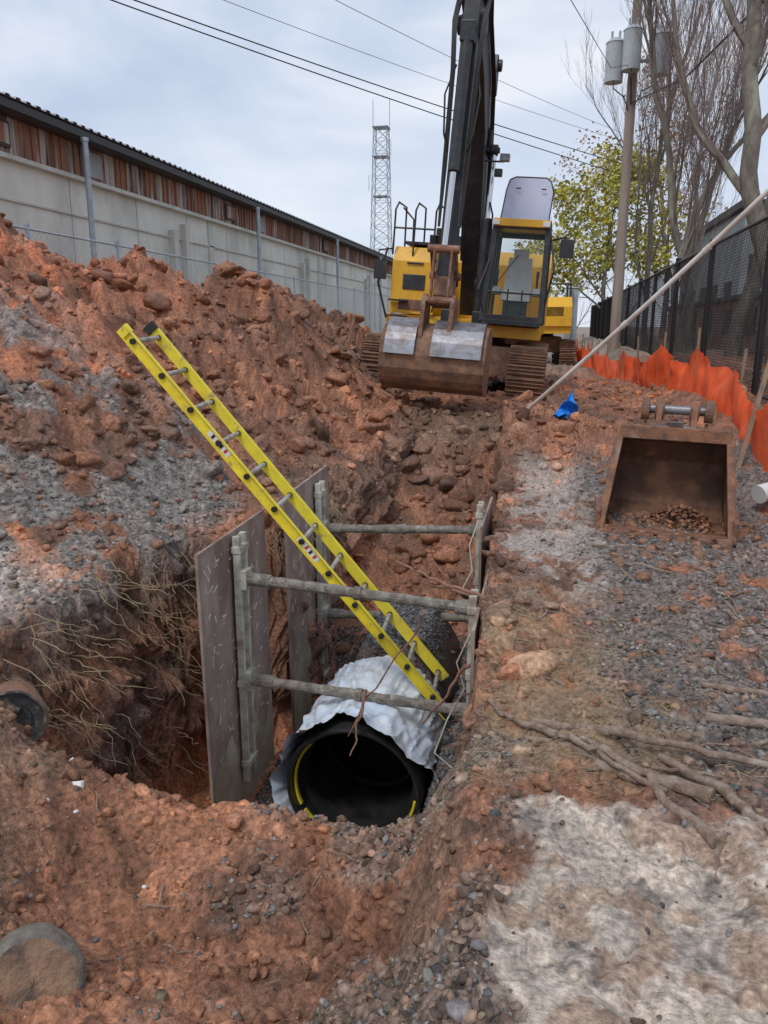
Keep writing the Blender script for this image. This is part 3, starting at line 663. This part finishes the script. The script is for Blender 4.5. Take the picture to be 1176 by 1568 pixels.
for s in(-1,1):
    for q in range(3):
        o=.022*q
        b.tube([(bx+s*(.16+o),-.7,2.4),(bx+s*(.18+o),-1.0,3.4),(bx+s*(.17+o),-1.3,4.3),(bx+s*(.17+o),-1.9,5.05),(bx+s*(.16+o),-3.0,5.5),(bx+s*(.18+o),-3.5,5.65+.05*q),(bx+s*(.18+o),-3.90,5.2),(bx+s*(.14+o),-3.93,4.6),(bx+s*(.13+o),-3.98,3.4),(bx+s*(.14+o*.3),-4.05,2.6)],.014,'rubber',6)
    b.tube([(bx+s*.25,-1.2,2.1),(bx+s*.38,-1.6,2.5),(bx+s*.36,-1.55,3.1),(bx+s*.29,-1.55,3.3)],.016,'rubber',6)
    b.tube([(bx+s*.14,-3.8,4.7),(bx+s*.24,-3.95,4.3),(bx+s*.20,-4.0,3.8),(bx+s*.13,-4.0,3.6)],.014,'rubber',6)
b.obj('hydraulic_hoses',ee,smooth=60)
b=MB();w=1.40
def q8(P): return [(-4.0+(y_+4.1)*.80,1.55+(z_-1.45)*.80) for y_,z_ in P]
prof=q8([(-3.72,.95),(-4.1,1.12),(-4.5,1.10),(-4.72,.98),(-4.86,.80),(-4.93,.58),(-4.92,.34),(-4.84,.18),(-4.70,.05),(-4.45,-.06),(-4.0,-.10),(-3.6,-.05)])
b.strip(prof[::-1],bx-w/2,bx+w/2,-.03,'mudsteel')
for s in(-1,1):
    b.extr(prof,bx+s*w/2,bx+s*(w/2+.035),'mudsteel')
    b.extr(q8([(-4.05,1.05),(-4.82,.80),(-4.72,1.50),(-4.55,1.62),(-4.1,1.50)]),bx+s*.20-.03,bx+s*.20+.03,'rust')
for xa,xb_ in((-.67,-.24),(-.02,.68)):
    b.strip(q8([(-4.99,.58),(-4.955,.70),(-4.915,.82),(-4.84,.93),(-4.76,1.03),(-4.64,1.11),(-4.52,1.16),(-4.3,1.18)]),bx+xa,bx+xb_,.010,'worn')
for i in range(5): b.box((bx-.6+i*.30,-3.5,.34),(.12,.26,.07),'rust')
b.obj('digging_bucket',ee,bevel=.01)
# ------------------------------------------------------------ second machine behind
e2=empty('excavator',(-.72,27.5,.45),(0,0,math.radians(184)))
tracks(e2,1.1,.5,3.4,.8)
b=MB();b.box((0,.3,1.2),(2.3,3.2,.25),'yellow');b.extr([(.2,1.3),(.2,2.2),(1.7,2.2),(2.0,1.9),(2.0,1.3)],-1.15,1.15,'yellow')
b.extr([(-1.2,1.3),(-1.2,1.9),(.2,1.9),(.2,1.3)],.3,1.15,'yellow')
b.box((-.35,1.99,1.75),(1.1,.02,.3),'black');b.obj('house',e2,bevel=.05)
b=MB();
for xx in(.1,1.0):
    for yy in(-1.3,.15): b.beam((xx,yy,1.3),(xx,yy,2.75),.08,.08,'black',up=(0,1,0))
b.box((.55,-.57,2.78),(1.05,1.6,.1),'yellow');b.box((.55,-.57,1.55),(.95,1.45,.5),'black')
rail(b,[(-1.1,1.6,2.1),(-1.1,1.6,2.6),(-1.1,.4,2.6),(-1.1,.4,2.1)],.03);rail(b,[(-1.1,1.6,2.6),(-.2,1.6,2.6),(-.2,1.6,2.1)],.03)
b.obj('cab_and_rails',e2,bevel=.02)
b=MB();b.extr([(-1.0,1.4),(-1.3,1.5),(-3.0,2.5),(-4.6,2.3),(-4.6,2.05),(-3.2,2.1)],-.5,-.2,'yellow')
b.extr([(-4.4,2.4),(-4.75,2.3),(-4.6,.9),(-4.4,.9)],-.47,-.23,'yellow');b.extr([(-4.8,.9),(-4.2,.9),(-4.0,.3),(-4.6,.1),(-5.0,.4)],-.8,.1,'mudsteel');b.obj('boom',e2,bevel=.02)
# ------------------------------------------------------------ building at left
be=empty('concrete_warehouse')
b=MB();bX=-14.0;y0,y1=6.0,70.0
b.box((bX-8,(y0+y1)/2,3.0),(16,y1-y0,6.1),'conc')
b.obj('walls',be)
b=MB()
b.box((bX-8+.06,(y0+y1)/2,6.5),(16,y1-y0+.02,.96),'band')
yy=y0
while yy<y1: b.box((bX+.075,yy,6.5),(.035,.10,.95),'band');yy+=.32
b.obj('metal_siding',be)
b=MB()
b.box((bX+.10,(y0+y1)/2,5.98),(.22,y1-y0+.1,.12),'conc2')
b.box((bX+.03,(y0+y1)/2,4.95),(.06,y1-y0+.1,.06),'conc2')
yy=12.4
while yy<y1:
    b.box((bX+.12,yy,2.6),(.24,.34,5.2),'conc2');b.box((bX+.12,yy+.95,2.75),(.24,.34,5.5),'conc2')
    b.box((bX+.03,yy+3.5,3.0),(.06,.5,5.9),'conc2')
    yy+=15.5
yy=6.5
while yy<y1: b.box((bX+.004,yy,3),(.012,.03,5.9),'gray');yy+=3.8
b.obj('pilasters',be,bevel=.02)
b=MB()
for yy in(18.5,33.4,48): b.box((bX+.11,yy,6.52),(.10,1.1,.62),'eave');b.box((bX+.17,yy,6.52),(.02,.95,.48),'band')
for yy in(22.9,37): b.box((bX+.09,yy,6.5),(.03,1.0,.7),'gray')
b.obj('vents',be)
b=MB();b.box((bX+.55,(y0+y1)/2,7.08),(.22,y1-y0+.6,.20),'eave');b.box((bX+.25,(y0+y1)/2,6.99),(.6,y1-y0+.6,.05),'eave')
b.obj('eave_fascia',be)
b=MB();vs=[];yy=y0-.3;pr=[]
while yy<y1+.3:
    for dy,dz in((0,0),(.14,0),(.18,.06),(.32,.06),(.36,0)): pr.append((yy+dy,dz))
    yy+=.4
for (py,pz) in pr: vs+=[(bX+.72,py,7.22+pz),(bX-8,py,8.5+pz)]
b.add(vs,[(2*i,2*i+1,2*i+3,2*i+2) for i in range(len(pr)-1)],'roof');b.box((bX-8,(y0+y1)/2,7.2),(15,y1-y0,.3),'eave')
b.obj('roof',be)
for yy in (21.5,35.0,48.5,61.0):
    b=MB();b.cyl((-13.25,yy,.3),(-13.25,yy,6.85),.085,'galv',12);b.cyl((-13.25,yy,6.85),(-13.25,yy,6.95),.11,'galv',12);b.box((-13.25,yy,.5),(.3,.3,.1),'galv')
    b.obj('steel_post',smooth=50)
# ------------------------------------------------------------ chain-link fences
def chain(name,x,y0,y1,z0,z1,post,pitch,kw,kp,wr,pr):
    e=empty(name);b=MB();Hh=z1-z0;L=y1-y0
    def run(s):
        t=-Hh
        while t<L:
            a0=max(t,0);a1=min(t+Hh,L)
            if a1>a0:
                za=a0-t;zb=a1-t
                if s<0: za=Hh-za;zb=Hh-zb
                b.tube([(x+s*.004,y0+a0,z0+za),(x+s*.004,y0+a1,z0+zb)],wr,kw,3,False)
            t+=pitch
    run(1);run(-1);b.obj('mesh',e)
    b=MB();yy=y0
    while yy<=y1: b.cyl((x,yy,z0-.4),(x,yy,z1+.05),pr,kp,10);b.cyl((x,yy,z1+.05),(x,yy,z1+.09),pr*1.3,kp,10);yy+=post
    b.cyl((x,y0,z1),(x,y1,z1),pr*.6,kp,8);b.cyl((x,y0,z0+.03),(x,y1,z0+.03),pr*.4,kp,6)
    b.obj('posts_and_rails',e,smooth=50)
    return e
chain('chain_link_fence',-9.3,10,62,.6,3.45,3.0,.14,'wire','galv',.0035,.035)
chain('chain_link_fence',2.65,7.2,60,.85,3.12,3.9,.09,'bwire','bwire',.0038,.05)
b=MB();b.box((-9.25,29,2.6),(.02,.35,.3),'red');b.box((-9.24,29,2.5),(.02,.25,.1),'signw');b.obj('warning_sign')
b=MB();b.box((-9.25,33,2.3),(.02,.5,.4),'signw');b.box((-9.235,33,2.38),(.01,.4,.1),'red');b.obj('warning_sign')
# ------------------------------------------------------------ orange silt fence
def silt():
    e=empty('orange_silt_fence');b=MB()
    pts=[(2.75,6.2),(2.35,7.4),(2.15,8.2),(2.2,10),(2.05,12),(1.85,14),(1.6,17),(1.25,21),(.95,26),(.9,34)]
    P=[]
    for (a,c),(d_,f) in zip(pts[:-1],pts[1:]):
        n=int(math.hypot(d_-a,f-c)/.05);P+=[(a+(d_-a)*i/n,c+(f-c)*i/n) for i in range(n)]
    P=np.array(P);n=len(P);s=np.arange(n)*.05
    zb=H(P[:,0],P[:,1],False)-.05
    st=np.abs(((s/2.0)%1)-.5)*2
    hh=.60+.24*(fbm(s*.6,s*0,3,5)-.5)*2+.24*st**3
    R=12;rows=[]
    for j in range(R):
        t=j/(R-1);w=(fbm(s*.9,s*0+t*.6,3,15)-.5)*.42*(1-st**2)*(.4+t)+(fbm(s*5,s*0+t*1.4,3,16)-.5)*.14
        rows.append(np.stack([P[:,0]+w,P[:,1]+w*.3,zb+hh*t*(1-.08*fbm(s*3,s*0+4,2,3))],1))
    V=np.concatenate(rows);b.add([tuple(v) for v in V],[(j*n+i,j*n+i+1,(j+1)*n+i+1,(j+1)*n+i) for j in range(R-1) for i in range(n-1)],'orange')
    b.obj('fabric',e,smooth=60)
    b=MB()
    for i in range(0,n,40):
        x,y=P[i];z0=zb[i];a=random.uniform(-.08,.08);c=random.uniform(-.05,.12);b.beam((x+.03,y,z0-.1),(x+.03+a,y+c,z0+.98+random.uniform(-.1,.1)),.035,.025,'wood',up=(0,1,0))
    b.beam((1.92,8.4,.3),(2.3,8.9,1.75),.045,.03,'wood',up=(0,1,0))
    b.obj('stakes',e)
silt()
b=MB();a=Vector((-.36,11.0,hz(-.36,11)+.02));c=Vector((2.02,8.9,3.08));c2=a+(c-a)*1.25
b.tube([a.lerp(c2,i/8)+Vector((0,0,-.06*math.sin(math.pi*i/8))) for i in range(9)],.027,'white',12)
for i in(3,5): b.cyl(a.lerp(c2,i/8+.02)+Vector((0,0,-.055)),a.lerp(c2,i/8+.035)+Vector((0,0,-.055)),.034,'white',12)
b.obj('pvc_pole',smooth=50)
b=MB();g=6;z0=hz(-.0,11.2)
vs=[(0.08+.28*(u/g)+.05*math.sin(v),11.2+.1*math.sin(u*1.3+v),z0+.02+.42*(v/g)*(u/g)+.04*random.random()) for v in range(g+1) for u in range(g+1)]
b.add(vs,[(v*(g+1)+u,v*(g+1)+u+1,(v+1)*(g+1)+u+1,(v+1)*(g+1)+u) for v in range(g) for u in range(g)],'blue');b.obj('blue_tarp_scrap')
b=MB();z0=hz(2.05,7.5)+.12
p=Vector((1.88,7.35,z0));q=Vector((2.45,7.75,z0+.14))
for i in range(6): b.tube([p.lerp(q,i/6),p.lerp(q,(i+1)/6)],[.085-.006*i,.085-.006*(i+1)],'orange' if i%2 else 'signw',18)
b.obj('traffic_delineator',smooth=40)
for i,(x_,y_) in enumerate(((.5,30),(.75,30.3))):
    b=MB();b.box((x_,y_,1.8),(.2,.25,2.6),'galv');b.box((x_,y_,3.12),(.26,.31,.05),'galv');b.obj('steel_column',bevel=.02)
# ------------------------------------------------------------ old pipe and log in the left bank
def stub(name,p,ax,r,k1,k2,hollow):
    e=empty(name,p);ax=Vector(ax).normalized();rot=Vector((0,0,1)).rotation_difference(ax);e.rotation_mode='QUATERNION';e.rotation_quaternion=rot
    b=MB();n=56;prof=[(r,-1.2),(r,-.02),(r-.012,0)]
    if hollow: prof+=[(r*.86,0),(r*.84,-.03),(r*.55,-.035),(r*.52,-.02),(.0005,-.03)]
    else: prof+=[(r*f_,0) for i,f_ in enumerate((.84,.78,.70,.62,.54,.45,.36,.27,.18,.09,.002))]
    vs=[];fs=[];rr_=random.Random(4)
    for i,(rr,zz) in enumerate(prof):
        for j in range(n):
            t=2*math.pi*j/n;rr2=rr*(1+.03*math.sin(3*t)+.02*math.sin(7*t+1)+.008*rr_.random());vs.append((rr2*math.cos(t),rr2*math.sin(t),zz+(.005*rr_.random() if i>2 else 0)))
    for i in range(len(prof)-1):
        for j in range(n): fs.append((i*n+j,i*n+(j+1)%n,(i+1)*n+(j+1)%n,(i+1)*n+j))
    b.add(vs,fs[:3*n if not hollow else 2*n],k1);b.add(vs,fs[3*n if not hollow else 2*n:],k2)
    if hollow: b.cyl((-.05,.06,-.03),(.0,.06,.01),.018,'tar',8);b.cyl((.06,-.07,-.03),(.06,-.07,.012),.015,'worn',8)
    b.obj('cut_end',e,smooth=60)
stub('old_pipe',(-2.53,3.03,-.16),(.70,-.78,.30),.165,'mudsteel','tar',True)
stub('buried_log',(-1.60,1.86,-.40),(.62,-.72,.62),.165,'bark','oldpipe',False)
# ------------------------------------------------------------ roots, sticks, cord
def wig(p0,p1,n,amp,seed):
    rr=random.Random(seed);p0=Vector(p0);p1=Vector(p1);o=Vector((0,0,0));P=[]
    for i in range(n+1):
        t=i/n;P.append(p0.lerp(p1,t)+o*math.sin(math.pi*t));o+=Vector((rr.gauss(0,amp),rr.gauss(0,amp),rr.gauss(0,amp)*.4))
    return P
def root(name,segs,k,n=8,m=14):
    b=MB()
    for i,(p0,p1,r0,r1,amp) in enumerate(segs):
        P=wig(p0,p1,m,amp,i*7+len(name));b.tube(P,[r0+(r1-r0)*j/m+.35*r0*random.random() for j in range(m+1)],k,n)
    b.obj(name,smooth=70)
def gz(x,y,o=.02): return (x,y,hz(x,y)+o)
root('tree_root',[(gz(-.05,3.1,.015),gz(.66,2.72,.01),.014,.030,.022),(gz(.0,3.2,.02),gz(.9,2.95,.02),.018,.012,.022),(gz(.5,2.95,.03),gz(.95,2.50,0.015),.015,.026,.02),(gz(.15,3.05,.02),gz(.62,2.45,0.01),.011,.019,.022),(gz(-.22,3.35,.015),gz(.1,3.05,.02),.007,.017,.014),(gz(.05,3.12,0.02),gz(.5,2.72,0.02),.007,.013,.02)],'root')
root('tree_root',[(gz(.75,3.35,.02),gz(1.5,3.15,.03),.018,.028,.02),(gz(.85,3.15,.02),gz(1.4,3.3,.02),.009,.018,.02),(gz(.8,3.75,.015),gz(1.45,3.7,.02),.013,.020,.016)],'root')
root('branch',[((-.98,5.0,.18),(-.28,4.75,.02),.006,.016,.02),((-.85,5.0,.05),(-.25,4.7,.0),.005,.015,.02),((-.75,5.1,.2),(-.6,4.9,.05),.003,.008,.012),((-1.2,4.5,-.9),(-.75,4.75,-.1),.004,.007,.02),((-.7,4.5,-.75),(-.15,4.3,-.05),.005,.014,.016),((-.5,4.45,-.55),(-.2,4.0,-.1),.003,.010,.016),((-.28,4.72,.0),(-.05,4.65,.08),.02,.012,.006),((-1.15,4.35,-.95),(-1.1,4.6,-.6),.004,.012,.01)],'redroot')
def scatter(n,x0,x1,y0,y1,l0,l1,r0,r1,amp):
    x=RNG.uniform(x0,x1,n);y=RNG.uniform(y0,y1,n);a=RNG.uniform(0,6.28,n);L=RNG.uniform(l0,l1,n);x2=x+L*np.cos(a);y2=y+L*np.sin(a);z=H(x,y)+.012;z2=H(x2,y2)+.012;rd=RNG.uniform(r0,r1,n)
    return [((x[i],y[i],z[i]),(x2[i],y2[i],z2[i]),rd[i],rd[i]*.6,amp) for i in range(n)]
root('scattered_sticks',scatter(60,-.2,1.6,2.3,6.2,.08,.34,.003,.010,.006)+scatter(24,-2.6,-.5,1.6,2.9,.05,.2,.002,.004,.006),'root',5,8)
y_=RNG.uniform(3.2,5.7,320);x_=np.interp(y_,*XL)+RNG.uniform(-.05,.3,320);z_=H(x_,y_)
hair=[((x_[i],y_[i],z_[i]+.01),(x_[i]+random.uniform(0,.4),y_[i]+random.uniform(-.2,.2),z_[i]-random.uniform(.0,.4)+.05),.003,.0012,.018) for i in range(320)]
for i in range(70):
    xq=random.uniform(-2.3,-2.0);yq=random.uniform(5.6,7.5);hair.append(((xq,yq,.1),(xq+random.uniform(0,.3),yq+random.uniform(-.3,.1),random.uniform(-.4,.05)),.003,.001,.016))
root('hair_roots',hair,'straw',4,10)
root('straw',scatter(1800,-.45,.9,2.7,5.2,.03,.13,.0009,.0013,.003),'straw',3,4)
b=MB();b.tube([(-.42,4.6,-.15),(-.5,4.6,-.35),(-.45,4.65,-.55),(-.55,4.6,-.75),(-.62,4.5,-.95),(-.5,4.5,-1.05),(-.42,4.45,-1.0)],.006,'rail',6)
b.tube([(-.55,6.6,.1),(-.62,6.5,-.1),(-.58,6.4,-.3),(-.68,6.3,-.5),(-.6,6.3,-.7)],.007,'rail',6);b.obj('hydraulic_cord',smooth=60)
# ------------------------------------------------------------ lattice tower
te=empty('radio_tower',(-19,88,0));b=MB();Ht=22.5
def tw(z): return 1.25-.55*z/Ht
cs=[(1,1),(1,-1),(-1,-1),(-1,1)]
for (sx_,sy_) in cs: b.tube([(sx_*tw(0),sy_*tw(0),0),(sx_*tw(Ht),sy_*tw(Ht),Ht)],.055,'galv',5)
z=0
while z<Ht-1:
    z2=z+1.25
    for i in range(4):
        a=cs[i];c=cs[(i+1)%4];w0=tw(z);w1=tw(z2)
        b.tube([(a[0]*w0,a[1]*w0,z),(c[0]*w1,c[1]*w1,z2)],.032,'galv',4);b.tube([(c[0]*w0,c[1]*w0,z),(a[0]*w1,a[1]*w1,z2)],.032,'galv',4);b.tube([(a[0]*w0,a[1]*w0,z),(c[0]*w0,c[1]*w0,z)],.03,'galv',4)
    z=z2
for z in(22.4,19.5,15.5): b.box((0,0,z),(1.7,1.7,.06),'galv')
for x_ in(-.9,.9): b.cyl((x_,0,22),(x_,0,25.2),.04,'galv',5)
for z,s in((19.5,1),(16,-1),(15.2,1)): b.cyl((s*1.2,-.8,z),(s*1.2,-.8,z+1.6),.06,'signw',6)
b.obj('lattice',te)
# ------------------------------------------------------------ utility pole and wires
ue=empty('utility_pole',(2.15,29,.4));b=MB()
b.tube([(0,0,0),(0,0,13.2)],[.19,.14],'pole',14)
b.beam((-1.1,0,12.3),(1.1,0,12.3),.12,.12,'pole')
for x_ in(-1,-.4,.4,1): b.cyl((x_,0,12.36),(x_,0,12.55),.05,'tran',8)
for (x_,y_,z_) in((-.62,-.35,9.05),(-.12,-.62,9.3),(.78,-.3,9.2)):
    b.cyl((x_,y_,z_),(x_,y_,z_+1.15),.29,'tran',20);b.tube([(x_,y_,z_+1.15),(x_,y_,z_+1.28)],[.31,.18],'tran',20)
    for s in(-.12,.12): b.cyl((x_+s,y_,z_+1.25),(x_+s,y_,z_+1.5),.04,'tran',8)
    b.beam((0,0,z_+.5),(x_,y_,z_+.5),.08,.08,'galv');b.tube([(x_,y_-.2,z_+.0),(x_,y_-.3,z_-.25),(x_*.4,y_*.5,z_-.4),(0,-.1,z_-1.0)],.02,'rubber',5)
b.obj('pole_and_transformers',ue,smooth=50)
we=empty('overhead_wires');b=MB()
def wire(p0,p1,r,ext0=.8,ext1=.6,sag=.5):
    p0=Vector(p0);p1=Vector(p1);d=p1-p0;a=p0-d*ext0;c=p1+d*ext1
    b.tube([a.lerp(c,i/24)+Vector((0,0,-sag*math.sin(math.pi*i/24))) for i in range(25)],r,'rubber',5)
wire((-13.4,25,11.9),(1.35,45,10.4),.022);wire((-12.5,25,11.8),(1.35,45,10.9),.022);wire((-9.65,25,11.6),(1.35,45,12.0),.009);wire((-6.2,25,11.3),(1.35,45,12.5),.009)
b.obj('lines',we)
b=MB();b.tube([(-2.5,3,8.6),(-.42,14,7.4),(1.1,22,8.0),(2.0,28.8,10.0)],.008,'rubber',5);b.tube([(2.15,29,8.9),(2.9,22,7.7),(4.6,12,7.9)],.022,'rubber',5);b.obj('service_drop',we)
# ------------------------------------------------------------ trees
def tree(name,base,h,r,lean,seed,nl=3,up=.25,dens=1.0,spread=.6,first=.25,kb='bark',twigs='twig',leafk=None,leafn=0,leafs=.1,cnt=(8,7,6,5)):
    rr=random.Random(seed);e=empty(name,base);b=MB();t=MB();ends=[]
    def grow(p,d,L,r,lv):
        n=max(4,int(L/.35)) if lv<2 else max(3,int(L/.3));P=[p.copy()];Rr=[r];q=p.copy();dd=d.copy()
        for i in range(n):
            dd=(dd+Vector((rr.gauss(0,.07),rr.gauss(0,.07),rr.gauss(0,.05)+up*(.10 if lv else .03)))).normalized();q=q+dd*L/n;P.append(q.copy());Rr.append(r*(1-.72*(i+1)/n) if lv else r*(1-.55*(i+1)/n))
        (b if lv<2 else t).tube(P,Rr,kb if lv<2 else twigs,(10,6,4,3,3)[lv],lv==0)
        if lv>=nl:
            ends.extend(P[1:]);return
        m=int(cnt[lv]*dens*(L/ (h*(.9,.5,.28,.16)[lv]))**.5)+1
        for c in range(m):
            f=first+(1-first)*(c+rr.random())/m if lv==0 else .15+.85*(c+rr.random())/m
            i=min(n-1,int(f*n));pp=P[i].lerp(P[i+1],f*n-i);a=rr.uniform(0,6.283);base_d=(P[i+1]-P[i]).normalized();o=base_d.orthogonal().normalized();o.rotate(Matrix.Rotation(a,3,base_d))
            nd=(base_d*(1-spread*.5)+o*spread+Vector((0,0,up))).normalized()
            grow(pp,nd,L*rr.uniform(.38,.62)*(1.15-.45*f),max(.005,Rr[i]*rr.uniform(.35,.55)),lv+1)
    grow(Vector((0,0,-.3)),Vector(lean).normalized(),h,r,0)
    b.obj('trunk_and_limbs',e,smooth=60)
    if t.v: t.obj('twigs',e)
    if leafk:
        l=MB()
        for i in range(leafn):
            p=rr.choice(ends)+Vector((rr.gauss(0,.22),rr.gauss(0,.22),rr.gauss(0,.22)));s=leafs*rr.uniform(.6,1.3);n_=Vector((rr.gauss(0,1),rr.gauss(0,1),rr.gauss(0,1))).normalized();u=n_.orthogonal().normalized()*s;v=n_.cross(u)
            l.add([p-u,p-v*.6,p+u,p+v*.6],[(0,1,2,3)],leafk)
        l.obj('leaves',e)
    return e
tree('bare_tree',(4.3,20.5,1.0),13,.20,(-.02,0,1),3,4,.30,1.15,.55,.22)
tree('bare_tree',(4.1,15.8,1.0),12,.19,(.06,.05,1),5,4,.30,1.1,.6,.25)
tree('bare_tree',(4.4,27,1.0),12,.15,(-.10,0,1),9,4,.55,1.25,.45,.10)
tree('bare_tree',(3.6,24,1.0),10,.12,(.03,0,1),12,4,.6,1.25,.4,.08)
tree('bare_tree',(3.5,32,1.0),12,.12,(-.06,0,1),14,4,.6,1.15,.4,.08)
tree('yellow_leaf_tree',(2.9,48,.5),9.5,.16,(-.05,0,1),21,3,.15,1.2,.8,.2,leafk='yleaf',leafn=9000,leafs=.13)
tree('red_leaf_tree',(6.6,50,.5),13.5,.2,(-.05,0,1),25,3,.15,1.0,.8,.3,leafk='rleaf',leafn=3200,leafs=.12)
for i,(x_,y_,h_) in enumerate(((-1.2,75,9),(1.5,70,8),(-4,85,8),(5,66,10),(9,60,11))):
    tree('bare_shrub',(x_,y_,.3),h_,.12,(0,0,1),40+i,3,.15,1.1,.7,.1)
ge=empty('brick_building');b=MB();b.box((7.2,26,1.2),(4,26,2.6),'brick');b.obj('walls',ge)
b=MB()
for r_ in range(26):
    b.box((5.197,26,.5+.075*r_),(.004,26,.010),'gray')
b.box((7.2,26,2.56),(4.2,26.2,.12),'eave')
for yy in(17,20,23,26,29,32): b.box((5.19,yy,1.9),(.05,1.1,.7),'eave')
b.obj('coping_and_windows',ge)
ge=empty('gray_building');b=MB();b.box((12.5,44,3.2),(10,16,6.6),'gray');b.box((12.5,44,6.6),(10.5,16.5,.3),'eave')
for yy in range(38,51,3):
    b.box((7.49,yy,3),(.06,1.4,1.3),'eave')
for xx in(8.5,11,13.5): b.box((xx,35.98,4),(1.4,.06,1.3),'eave')
b.obj('walls',ge)
# ------------------------------------------------------------ litter
b=MB()
for (x_,y_,s) in((-1.55,2.5,.018),(-1.95,2.65,.02),(-2.0,2.75,.04),(-2.05,2.6,.02),(-2.4,3.3,.03),(-2.2,3.0,.03)):
    z_=hz(x_,y_);R=Matrix.Rotation(random.random()*3,3,Vector((1,random.random(),.5)).normalized());b.box((x_,y_,z_+s*.4),(s*1.5,s,s*.5),'signw',R,taper=.6)
b.obj('litter_scraps',bevel=.006)
# ------------------------------------------------------------ camera, light, sky
cd=bpy.data.cameras.new('camera');cam=bpy.data.objects.new('camera',cd);S.collection.objects.link(cam);S.camera=cam
cd.sensor_fit='VERTICAL';cd.sensor_height=24;cd.lens=12/math.tan(math.radians(33.51));cd.clip_end=3000;cd.clip_start=.05
cam.location=(0,0,1.75);cam.rotation_euler=(math.radians(90-13.5),0,math.radians(12))
sd=bpy.data.lights.new('sun','SUN');sd.energy=1.5;sd.angle=math.radians(14);sd.color=(1,.97,.93)
sun=bpy.data.objects.new('sun',sd);S.collection.objects.link(sun);EL,AZ=56,200
dv=Vector((math.sin(math.radians(AZ))*math.cos(math.radians(EL)),math.cos(math.radians(AZ))*math.cos(math.radians(EL)),math.sin(math.radians(EL))))
sun.rotation_euler=dv.to_track_quat('Z','Y').to_euler()
w=bpy.data.worlds.new('World');S.world=w;w.use_nodes=True;N=w.node_tree.nodes;L=w.node_tree.links;N.clear()
out=N.new('ShaderNodeOutputWorld');sky=N.new('ShaderNodeTexSky');sky.sky_type='NISHITA';sky.sun_disc=False;sky.sun_elevation=math.radians(EL);sky.sun_rotation=math.radians(AZ)
b1=N.new('ShaderNodeBackground');b1.inputs[1].default_value=.12;L.new(sky.outputs[0],b1.inputs[0])
tc=N.new('ShaderNodeTexCoord');mp=N.new('ShaderNodeMapping');mp.inputs['Scale'].default_value=(1,1,2.6);L.new(tc.outputs['Generated'],mp.inputs[0])
nz=N.new('ShaderNodeTexNoise');nz.inputs['Scale'].default_value=2.4;nz.inputs['Detail'].default_value=7;nz.inputs['Roughness'].default_value=.5;nz.inputs['Distortion'].default_value=.4;L.new(mp.outputs[0],nz.inputs['Vector'])
cr=N.new('ShaderNodeValToRGB');e=cr.color_ramp.elements;e[0].position=.36;e[0].color=(.42,.52,.72,1);e[1].position=.64;e[1].color=(.86,.90,.97,1);m_=cr.color_ramp.elements.new(.5);m_.color=(.60,.68,.83,1)
L.new(nz.outputs['Fac'],cr.inputs[0])
sp=N.new('ShaderNodeSeparateXYZ');L.new(tc.outputs['Generated'],sp.inputs[0]);mr=N.new('ShaderNodeMapRange');mr.inputs['From Min'].default_value=0;mr.inputs['From Max'].default_value=.42;mr.inputs['To Min'].default_value=.7;mr.inputs['To Max'].default_value=0;L.new(sp.outputs[2],mr.inputs[0])
mx=N.new('ShaderNodeMixRGB');mx.inputs[2].default_value=(.78,.84,.93,1);L.new(mr.outputs[0],mx.inputs[0]);L.new(cr.outputs[0],mx.inputs[1])
b2=N.new('ShaderNodeBackground');b2.inputs[1].default_value=1.06;L.new(mx.outputs[0],b2.inputs[0])
ms=N.new('ShaderNodeMixShader');ms.inputs[0].default_value=.9;L.new(b1.outputs[0],ms.inputs[1]);L.new(b2.outputs[0],ms.inputs[2]);L.new(ms.outputs[0],out.inputs[0])
